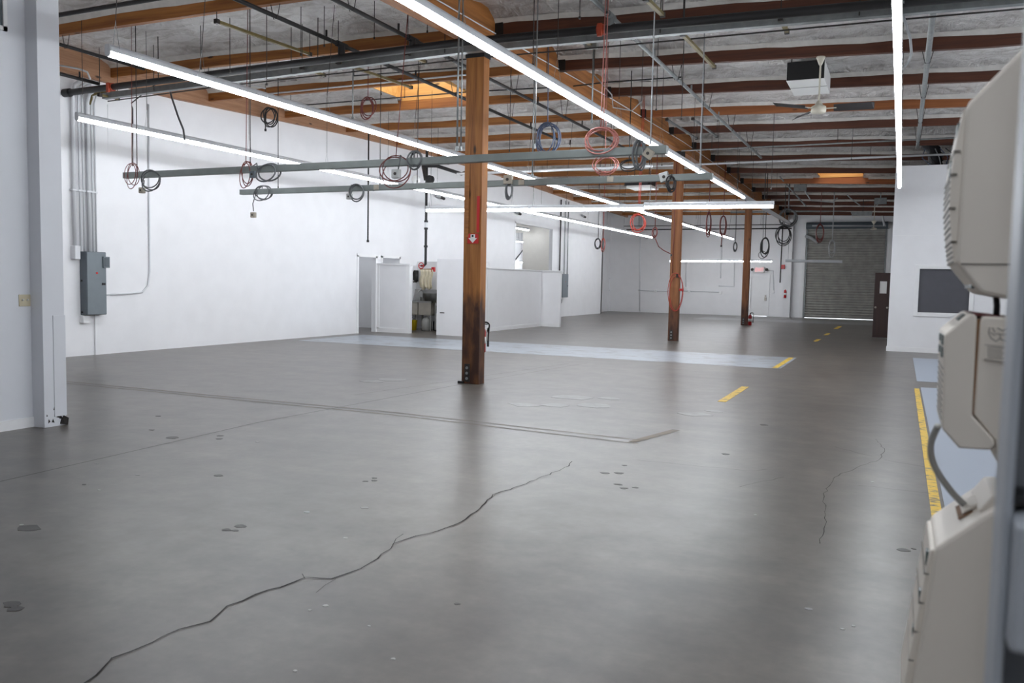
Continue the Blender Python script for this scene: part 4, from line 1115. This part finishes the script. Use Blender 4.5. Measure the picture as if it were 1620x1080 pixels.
# back wall conduits
BW = 44.98
for pts, la in (([(1010,459),(1036,460),(1060,460)],'horizontal white conduit low on the back wall left of the second column'),([(1078,460),(1110,461),(1140,462)],'horizontal white conduit low on the back wall right of the second column'),([(1086,410),(1085,455)],'short vertical conduit on the back wall right of the second column'),([(1137,452),(1161,453),(1162,410)],'small L-shaped conduit on the back wall'),([(1210,428),(1223,428),(1224,460)],'thin conduit running from the exit sign to a switch'),([(1013,340),(1012,492)],'thin vertical conduit in the far left corner of the back wall'),([(1141,390),(1140,440)],'thin vertical cable on the back wall')):
    pipe('wall_conduit', [P(x,y,Y=BW) for x, y in pts], .022, M_CONDUIT_W, la, 'conduit')
for x, y, la in ((1037,460,'round conduit box left on the low back wall conduit'),(1090,461,'round conduit box right on the low back wall conduit'),(1085,456,'small outlet at the foot of the short vertical conduit'),(1223,461,'small white switch right of the exit door'),(1140,463,'end box of the low back wall conduit')):
    p = P(x,y,Y=BW); tag(MB().box((p.x-.07,44.92,p.z-.07),(p.x+.07,45,p.z+.07)).build('outlet_box', M_TRIM, bevel=.01), la, 'outlet box')
# back wall pier with riser, alarm pull
t = struct(MB().box((-5.52,44.78,0),(-5.08,45,TOP-.9)).build('trim_6', M_WALL), 'white pier between the exit door and the roller door')
struct(MB().box((-4.66,44.93,0),(-4.46,45,4.7)).build('trim_7', M_TRIM), 'white jamb board left of the roller door')
struct(MB().box((-.70,44.93,0),(-.50,45,4.7)).build('trim_8', M_TRIM), 'white jamb board right of the roller door')
p = P(1236,400,Y=44.7)
pipe('wall_conduit', [(p.x,44.72,1.75),(p.x,44.72,2.3),(p.x+.02,44.72,5.0)], .03, M_ROD, 'dark conduit down the pier beside the fire extinguisher', 'conduit')
p = P(1239,422,Y=44.75); tag(MB().box((p.x-.09,44.70,p.z-.11),(p.x+.09,44.78,p.z+.11)).build('alarm_box', M_EXT, bevel=.01), 'small red alarm box on the back wall pier', 'alarm')
# EXIT sign
p = P(1201.5,426.5,Y=44.9)
t = thing('exit_sign', p, 'red lit EXIT sign above the white exit door', 'sign')
M_EXITRED = glow('exit_red', (1.0,.05,.05), .7)
M_EXITWHITE = glow('exit_face', (1.0,.72,.70), .06)
MB().box((p.x-.24,44.88,p.z-.15),(p.x+.24,44.97,p.z+.15)).build('body', M_SIGNWHITE, t, bevel=.01)
ef = MB().box((p.x-.21,44.875,p.z-.125),(p.x+.21,44.88,p.z+.125)).build('face', M_EXITWHITE, t)
for s_ in (-1,1):
    MB().cyl((p.x+s_*.36,44.80,p.z),(p.x+s_*.36,44.93,p.z+.02),.07,10).build('lamp_head', M_ROD, t)
    MB().box((p.x+s_*.24,44.90,p.z-.02),(p.x+s_*.36,44.93,p.z+.02)).build('arm', M_SIGNWHITE, t)
def letters(word, cx, y, cz, h, mat, parent):
    strokes = {'E':[((0,0),(0,1)),((0,1),(.6,1)),((0,.5),(.5,.5)),((0,0),(.6,0))],'X':[((0,0),(.65,1)),((0,1),(.65,0))],'I':[((.1,0),(.1,1))],'T':[((0,1),(.7,1)),((.35,0),(.35,1))]}
    wd = {'E':.8,'X':.85,'I':.4,'T':.7}; W = sum(wd[c] for c in word)-.1; x = cx-W*h/2
    for ch in word:
        n = MB()
        for (a, b), (c, d) in strokes[ch]:
            n.bar((x+a*h,y,cz-h/2+b*h),(x+c*h,y,cz-h/2+d*h),.018,.024,up=(0,0,1) if a != c else (1,0,0))
        n.build('letter', mat, parent); x += wd[ch]*h
letters('EXIT', p.x, 44.872, p.z, .145, M_EXITRED, ef)

# ------------------------------------------------------------------ near wall: switch plate, vent
p = P(38.5,475,X=-7.86)
t = thing('switch_plate', (-7.86,p.y,p.z), 'ivory double switch plate on the near left wall', 'switch')
MB().box((-7.86,p.y-.06,p.z-.058),(-7.852,p.y+.06,p.z+.058)).build('plate', M_IVORY, t, bevel=.002)
for s_ in (-.024,.024):
    MB().cyl((-7.853,p.y+s_,p.z),(-7.849,p.y+s_,p.z),.010,8).build('switch_collar', M_IVORY, t)
    MB().bar((-7.852,p.y+s_,p.z),(-7.835,p.y+s_,p.z+.01),.01,.012).build('toggle', M_WHITEPL, t)
a = P(10,50,X=-7.86); b = P(3,38,X=-7.86)
t = thing('wall_vent', (-7.86,a.y-.3,a.z), 'white framed vent high on the near left wall', 'vent')
MB().box((-7.86,a.y-.6,a.z),(-7.84,a.y,a.z+.04)).build('frame_rail', M_TRIM, t); MB().box((-7.86,a.y-.04,a.z),(-7.84,a.y,a.z+.5)).build('frame_rail', M_TRIM, t)
MB().box((-7.86,a.y-.6,a.z+.46),(-7.84,a.y,a.z+.5)).build('frame_rail', M_TRIM, t); MB().box((-7.86,a.y-.6,a.z),(-7.84,a.y-.56,a.z+.5)).build('frame_rail', M_TRIM, t)
MB().box((-7.86,a.y-.56,a.z+.04),(-7.855,a.y-.04,a.z+.46)).build('grille', M_PANELDK, t)

# ------------------------------------------------------------------ sink alcove
t = thing('utility_sink', (-13.0,22.3,0), 'two-compartment steel utility sink in the alcove', 'sink')
SX0, SX1, SY0, SY1 = -13.75, -12.80, 22.0, 22.65
MB().box((SX0,SY0,.86),(SX1+.06,SY0+.06,.90)).box((SX0,SY1-.06,.86),(SX1+.06,SY1,.90)).box((SX1,SY0,.86),(SX1+.06,SY1,.90)).box((SX0,SY0,.86),(SX0+.06,SY1,.90)).build('rim', M_STEEL, t)
for x in (SX0+.02,(SX0+SX1)/2+.01):
    n = MB(); w_ = (SX1-SX0)/2-.03
    n.box((x,SY0+.03,.50),(x+w_,SY0+.05,.87)).box((x,SY1-.05,.50),(x+w_,SY1-.03,.87)).box((x,SY0+.03,.50),(x+.02,SY1-.03,.87)).box((x+w_-.02,SY0+.03,.50),(x+w_,SY1-.03,.87)).box((x,SY0+.03,.48),(x+w_,SY1-.03,.50))
    n.build('basin', M_SINK, t, bevel=.01)
MB().box((SX0,SY1,.88),(SX1+.06,SY1+.03,1.25)).build('backsplash', M_STEEL, t)
for x in (SX0+.05,SX1-.04):
    for y in (SY0+.06,SY1-.06): MB().cyl((x,y,0),(x,y,.5),.022,8).build('leg', M_STEEL, t)
MB().cyl(((SX0+SX1)/2,22.3,.48),((SX0+SX1)/2,22.3,.12),.035,8).build('drain_pipe', M_JUG, t)
MB().tube([(-13.45,22.62,.9),(-13.45,22.62,1.18),(-13.45,22.5,1.24),(-13.45,22.36,1.2),(-13.45,22.34,1.14)],.014,8).build('faucet', M_STEEL, t, True)
for x in (-13.55,-13.35): MB().cyl((x,22.62,.9),(x,22.62,1.02),.02,8).build('faucet_handle', M_STEEL, t)
t = thing('steel_cabinet', (-12.45,22.4,0), 'stainless cabinet with dark drawer opening right of the sink', 'cabinet')
MB().box((-12.70,22.05,.05),(-11.87,22.65,.55)).build('body', M_STEEL, t)
MB().box((-12.70,22.05,.78),(-11.87,22.65,.86)).build('worktop', M_STEEL, t)
MB().box((-12.70,22.05,.55),(-12.66,22.65,.78)).box((-11.91,22.05,.55),(-11.87,22.65,.78)).box((-12.66,22.6,.55),(-11.91,22.65,.78)).build('drawer_frame', M_STEEL, t)
MB().box((-12.66,22.2,.55),(-11.91,22.6,.77)).build('drawer', M_DARK, t)
for x in (-12.66,-11.92): MB().box((x-.02,22.08,0),(x+.02,22.12,.05)).build('foot', M_DARK, t)
# items around the sink
t = thing('water_jug', (-13.05,22.15,0), 'translucent grey jug on the floor under the sink', 'jug')
MB().lathe((-13.06,22.2,0), [(.13,0),(.15,.02),(.15,.28),(.12,.36),(.05,.40),(.04,.42)], 16).build('body', M_JUG, t, True)
MB().cyl((-13.06,22.2,.41),(-13.06,22.2,.445),.045,10).build('cap', M_WHITEPL, t)
t = thing('bucket', (-13.55,22.2,0), 'yellow bucket on the floor under the left side of the sink', 'bucket')
MB().lathe((-13.55,22.2,0), [(.11,0),(.14,.30),(.15,.31),(.13,.31),(.10,.02)], 16).build('pail', M_YEL, t, True)
MB().tube([(-13.69,22.2,.30),(-13.64,22.16,.36),(-13.55,22.14,.40),(-13.46,22.16,.36),(-13.41,22.2,.30)],.006,6).build('handle', M_GALV, t)
tag(MB().lathe((-12.93,22.52,0), [(.07,0),(.08,.02),(.08,.26),(.06,.30),(.03,.31)], 14).build('trash_pot', M_DARK, smooth=True), 'dark pot on the floor behind the right sink leg', 'pot')
p = P(657,437,Y=22.98)
t = thing('towel_dispenser', (p.x,22.95,p.z-.2), 'black paper towel dispenser on the wall above the sink', 'dispenser')
MB().prism([(p.y if False else 22.98,p.z-.17),(22.76,p.z-.12),(22.74,p.z+.12),(22.80,p.z+.19),(22.98,p.z+.19)], p.x-.10, p.x+.12, 'X').build('cover', M_DARK, t, bevel=.01)
MB().box((p.x-.06,22.74,p.z-.19),(p.x+.08,22.95,p.z-.16)).build('outlet_tray', M_ROD, t)
# valve pipe with cloth
pp = P(671,425,Y=22.7)
t = thing('riser_pipe', (pp.x,22.7,1.9), 'dark standpipe with red valve wheel above the sink', 'pipe')
zt = P(673,300,Y=22.7).z; 
MB().cyl((pp.x+.02,22.75,2.02),(pp.x+.02,22.75,zt+2.3-1.0),.04,10).build('tube', M_BLACK, t)
for z in (2.55,3.1,3.32): MB().cyl((pp.x+.02,22.75,z),(pp.x+.02,22.75,z+.06),.06,10).build('coupling', M_BLACK, t)
MB().cyl((pp.x+.02,22.75,3.12),(pp.x+.02,22.75,3.36),.045,10).build('white_tape', M_CONDUIT_W, t)
MB().tube([(pp.x-.05+.09*math.cos(a),22.6,1.98+.09*math.sin(a)) for a in [i*math.pi/8 for i in range(16)]],.016,6,True).build('valve_wheel', M_EXT, t)
MB().bar((pp.x-.14,22.6,1.98),(pp.x+.04,22.6,1.98),.02,.02).bar((pp.x-.05,22.6,1.89),(pp.x-.05,22.6,2.07),.02,.02).build('wheel_spoke', M_EXT, t)
MB().tube([(pp.x+.02,22.75,2.04),(pp.x-.02,22.72,1.98),(pp.x-.05,22.6,1.98)],.035,8).build('elbow', M_BLACK, t)
MB().bar((pp.x-.08,22.6,1.86),(pp.x+.42,22.6,1.88),.03,.04).build('bracket_bar', M_RUST, t)
MB().box((pp.x+.34,22.56,1.80),(pp.x+.44,22.64,1.94)).build('bracket_end', M_EXT, t)
n = MB(); NX, NZ = 28, 8
for j in range(NZ+1):
    z = 1.86-.60*j/NZ
    for i in range(NX+1):
        u = i/NX; x = pp.x-.06+.46*u*(1-.04*j/NZ)+.02*math.sin(j)
        zz_ = z if j < NZ else z-.07*math.sin(u*7)**2+.04
        n.v.append((x, 22.56+.05*math.sin(u*24)*(.3+.7*j/NZ), zz_))
for j in range(NZ):
    for i in range(NX): q = j*(NX+1)+i; n.f.append((q,q+1,q+NX+2,q+NX+1))
o = n.build('hanging_cloth', M_CLOTH, smooth=True); m_ = o.modifiers.new('solid','SOLIDIFY'); m_.thickness = .012
tag(o, 'cream cloth hanging from a bracket above the sink', 'cloth')
t = thing('steel_pot', (-13.05,22.5,.9), 'wide grey steel tub standing on the back of the sink', 'tub')
MB().lathe((-12.99,22.31,.90), [(.18,0),(.24,.24),(.26,.25),(.23,.25),(.17,.03)], 20).build('tub', M_STEEL, t, True)
MB().tube([(-12.99+.255,22.25,1.08),(-12.99+.31,22.31,1.06),(-12.99+.255,22.37,1.08)],.01,6).build('handle', M_STEEL, t)
for i,(x, la, mt) in enumerate(((-12.62,'yellow glove left on the steel worktop',M_YEL),(-12.50,'orange sponge on the steel worktop',M_ORANGE),(-12.38,'yellow sponge on the steel worktop',M_YEL))):
    n = MB().lathe((x,22.2,.86), [(.035,0),(.05,.02),(.048,.07),(.02,.09)], 10); tag(n.build(('work_glove','sponge','sponge')[i], mt, smooth=True), la, ('glove','sponge','sponge')[i])
tag(MB().box((-12.66,22.35,.86),(-11.95,22.6,1.02)).build('storage_tray', M_DARK, bevel=.02), 'black tray on the steel worktop right of the sink', 'tray')
for x, z, la in ((-13.70,1.40,'small grey soap dispenser left on the alcove wall'),(-12.55,1.42,'small grey soap dispenser right of the cloth'),(-12.30,1.42,'small pale bottle holder at the right of the alcove wall')):
    tt_ = thing('soap_dispenser', (x,22.98,z), la, 'dispenser')
    MB().box((x-.06,22.9,z),(x+.06,23.0,z+.16)).build('body', M_LTCORD, tt_, bevel=.015); MB().box((x-.03,22.88,z-.03),(x+.03,22.96,z+.005)).build('lever', M_ROD, tt_)
tag(MB().box((-12.75,22.88,1.18),(-12.20,23.0,1.22)).build('wall_shelf', M_ROD), 'narrow dark shelf on the alcove wall', 'shelf')
# cable in side office opening
pipe('hanging_cable', [(-16.25,36.54,3.1),(-16.45,36.54,2.85),(-16.75,36.54,2.5),(-16.85,36.54,2.3),(-16.75,36.54,2.1)], .03, M_GRYCORD, 'grey cable curving behind the office opening', 'cable')

# ------------------------------------------------------------------ time clocks on the right
CY = 1.50
def K(x, y): 
    p = P(x, y, Y=CY); return (p.x, p.z)
PX = .168
# mounting board and near post
t = thing('mounting_post', (PX+.06,1.6,0), 'grey steel post carrying the three time clocks', 'post')
MB().box((PX+.001,1.53,0),(PX+.10,1.70,2.6)).build('board', M_POST, t, bevel=.004)
t = thing('steel_rack', (.12,.72,0), 'blurred grey steel rack upright at the right edge', 'rack')
MB().box((.0735,.68,0),(.0795,.74,2.4)).build('flange', M_POST, t, bevel=.003)
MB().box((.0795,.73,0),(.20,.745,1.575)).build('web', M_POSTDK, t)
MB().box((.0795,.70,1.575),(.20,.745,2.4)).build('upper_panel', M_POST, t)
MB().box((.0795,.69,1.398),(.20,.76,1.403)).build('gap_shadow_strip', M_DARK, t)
MB().box((.0795,.66,1.30),(.20,.73,1.392)).build('shelf_box', M_POST, t, bevel=.004)
MB().box((.0795,.68,.0),(.20,.72,.12)).build('foot_plate', M_POST, t)

def clock(name_label, front, back, side_lines):
    pass
W_ = .215
# upper clock
t = thing('time_clock', (.11,CY+W_/2,P(1560,470,Y=CY).z), 'uppermost beige time clock with slotted front', 'time clock', 'time clocks')
pr = [K(1534,160),K(1528,171),K(1512,416),K(1552,465),K(1597,473)]
xt = PX; zt = K(1616,78)[1]+.02
ptop = K(1616,78)
pr = pr + [(PX, pr[-1][1]), (PX, ptop[1]+(PX-ptop[0])*.9), ptop]
MB().prism(pr, CY, CY+W_).build('housing', M_CLOCK, t, bevel=.006)
# front cover, bowed, with slots
f0, f1 = K(1528,171), K(1512,416)
n = MB(); NZ = 24
def bow(v): return -.012*math.sin(math.pi*v)-.002
prof = []
for i in range(NZ+1):
    v = i/NZ; prof.append((f0[0]+(f1[0]-f0[0])*v+bow(v), f0[1]+(f1[1]-f0[1])*v))
fc = MB().prism(prof+[(f1[0]+.004,f1[1]),(f0[0]+.004,f0[1])], CY+.008, CY+W_-.008).build('front_cover', M_CLOCK, t)
def groove(v, th, mat, y0, y1, nm):
    x = f0[0]+(f1[0]-f0[0])*v+bow(v); z = f0[1]+(f1[1]-f0[1])*v
    MB().box((x-.0015,y0,z-th/2),(x+.008,y1,z+th/2)).build(nm, mat, fc)
for v in (.27,.42,.64,.86): groove(v,.003,M_CLOCKDK,CY+.006,CY+W_-.006,'seam')
for i in range(4):
    for base, st in ((.42,.042),(.64,.042),(.86,.033)): groove(base+st*(i+1),.0018,M_CLOCKDK,CY+.012,CY+W_-.012,'slot')
for v, h in ((.10,.022),(.33,.010),(.38,.010)): groove(v,h,M_CLOCKBTN,CY+.05,CY+.10,'button')
pw = K(1545,450); MB().box((pw[0]-.005,CY+.03,pw[1]-.006),(pw[0]+.02,CY+W_-.03,pw[1]+.002)).build('card_window', M_CLOCKBTN, t)
MB().box((K(1520,425)[0],CY-.001,K(1520,417)[1]-.0015),(PX,CY,K(1520,417)[1]+.0005)).build('side_seam', M_CLOCKDK, t)
# middle clock
t = thing('time_clock', (.11,CY+W_/2,P(1560,712,Y=CY).z), 'middle beige time clock with instruction label and red stained top', 'time clock', 'time clocks')
pr = [K(1495,529),K(1535,497),K(1542,496.5),K(1546,503),K(1538,657),K(1572,695),K(1574,703),K(1566,712),K(1517,709),K(1490,678)]
MB().prism(pr, CY, CY+W_).build('front_cover', M_CLOCK, t, bevel=.005)
pr = [K(1551,506),K(1556,500),(PX,K(1590,503)[1]),(PX,K(1590,740)[1]),K(1578,735),K(1576,700),K(1541,656)]
MB().prism(pr, CY+.004, CY+W_-.004).build('back_case', M_CLOCK, t, bevel=.004)
MB().prism([K(1546,505),K(1552,505),K(1543,657),K(1538,657)], CY+.008, CY+.02).build('rust_seam', M_RUST, t)
MB().prism([K(1562,516),K(1596,520),K(1590,574),K(1557,568)], CY+.001, CY+.004).build('label_plate', M_CLOCK, t)
n = MB()
def stroke(pp, r=.0006): n.tube([(K(x,y)[0],CY+.0008,K(x,y)[1]) for x, y in pp], r, 4)
stroke([(1566,518),(1564,526),(1568,535),(1576,540),(1583,534),(1580,527),(1572,530),(1567,525)]); stroke([(1578,518),(1586,523),(1594,519)]); stroke([(1582,529),(1594,529)]); stroke([(1582,536),(1594,541)]); stroke([(1570,518),(1574,526)])
for i in range(5): stroke([(1562,549+4*i),(1588-3*(i%2),551+4*i)], .0005)
stroke([(1558,545),(1592,549)], .0004); stroke([(1557,568),(1590,573)], .0004)
n.build('label_print', M_CLOCKDK, t)
q = K(1538,497); MB().prism([K(1537,495.5),K(1545,496),K(1592,502),K(1592,504),K(1545,499)], CY+.02, CY+W_-.02).build('red_smear', M_DKRED, t)
q = K(1520,509); MB().prism([K(1519,507),K(1530,498.5),K(1531.5,500),K(1520,509)], CY+.06, CY+.12).build('display', M_CLOCKBTN, t)
for x, y in ((1494,540),(1493,560)):
    q = K(x,y); MB().box((q[0]-.0015,CY+.04,q[1]-.008),(q[0]+.004,CY+.09,q[1]+.008)).build('button', M_CLOCKBTN, t); MB().box((q[0]-.0015,CY+.13,q[1]-.006),(q[0]+.004,CY+.17,q[1]+.006)).build('button', M_CLOCKBTN, t)
for i in range(9):
    q = K(1493-i*.3,585+i*10); MB().box((q[0]-.001,CY+.02,q[1]-.0007),(q[0]+.004,CY+W_-.02,q[1]+.0007)).build('slot', M_CLOCKDK, t)
# lower clock
zl = K(1480,866)[1]
t = thing('time_clock', (.11,CY+W_/2,zl-.30), 'lowest beige time clock with cable entering its sloped top', 'time clock', 'time clocks')
a0 = K(1480,866); a1 = K(1437,1080); tp = K(1577,803)
low = (a1[0], a1[1]-.06)
MB().prism([a0, low, (PX,low[1]), (PX,tp[1]-.002), tp], CY, CY+W_).build('housing', M_CLOCK, t, bevel=.006)
n = MB(); fx0, fx1 = a0, low
MB().prism([(a0[0]-.007,a0[1]-.008),(low[0]-.010,low[1]+.02),(low[0]+.002,low[1]+.01),(a0[0]+.002,a0[1]-.006)], CY+.012, CY+W_-.010).build('front_cover', M_CLOCK, t, bevel=.003)
for i in range(5):
    v = .14+.17*i; x = a0[0]-.008+(low[0]-a0[0]-.002)*v; z = a0[1]-.008+(low[1]-a0[1])*v
    MB().box((x-.002,CY+.012,z-.0012),(x+.006,CY+W_-.012,z+.0012)).build('seam', M_CLOCKDK, t)
for v in (.07,.30,.52):
    x = a0[0]-.008+(low[0]-a0[0]-.002)*v; z = a0[1]-.008+(low[1]-a0[1])*v
    MB().box((x-.002,CY+.03,z-.012),(x+.006,CY+.05,z+.012)).build('button', M_CLOCKBTN, t)
cx_, cz_ = (tp[0]*.62+a0[0]*.38), (tp[1]*.62+a0[1]*.38)
MB().prism([(tp[0]*.95+a0[0]*.05-.02,tp[1]-.018),(tp[0]-.004,tp[1]+.012),(PX,tp[1]+.014),(PX,tp[1]-.01)], CY+.03, CY+W_-.03).build('hinge_block', M_CLOCK, t, bevel=.004)
MB().prism([(cx_-.012,cz_-.006),(cx_+.024,cz_+.018),(cx_+.024,cz_+.026),(cx_-.008,cz_+.004)], CY+.07, CY+.14).build('cable_socket', M_CLOCK, t, bevel=.003)
MB().prism([(cx_-.016,cz_-.012),(cx_+.030,cz_+.0195),(cx_+.029,cz_+.0205),(cx_-.017,cz_-.0105)], CY+.062, CY+.148).build('grime_ring', M_RUST, t)
# cable between the clocks
c0 = P(1484,676,Y=CY+.03)
def KK(x, y, dy): return P(x, y, Y=CY+dy)
pts = [KK(1484,673,.04),KK(1479,683,.05),KK(1473,700,.06),KK(1473,720,.07),KK(1479,738,.08),KK(1490,757,.09),KK(1506,778,.10),KK(1522,795,.105),KK(1533,803,.105)]
# smooth the cable
sm = []
for i in range(len(pts)-1):
    p_1, p0_, p1_, p2_ = pts[max(i-1,0)], pts[i], pts[i+1], pts[min(i+2,len(pts)-1)]
    for s_ in range(4):
        u = s_/4
        sm.append(.5*((2*p0_)+(p1_-p_1)*u+(2*p_1-5*p0_+4*p1_-p2_)*u*u+(3*p0_-p_1-3*p1_+p2_)*u**3))
sm.append(pts[-1])
tag(MB().tube(sm, .0055, 8).build('clock_cable', M_JUG, smooth=True), 'beige cable curving from the middle time clock to the lowest', 'cable')
pipe('clock_cable', [KK(1576,468,.10),KK(1577,485,.10),KK(1576,505,.10)], .005, M_DARK, 'short black cable between the upper and middle time clocks', 'cable')
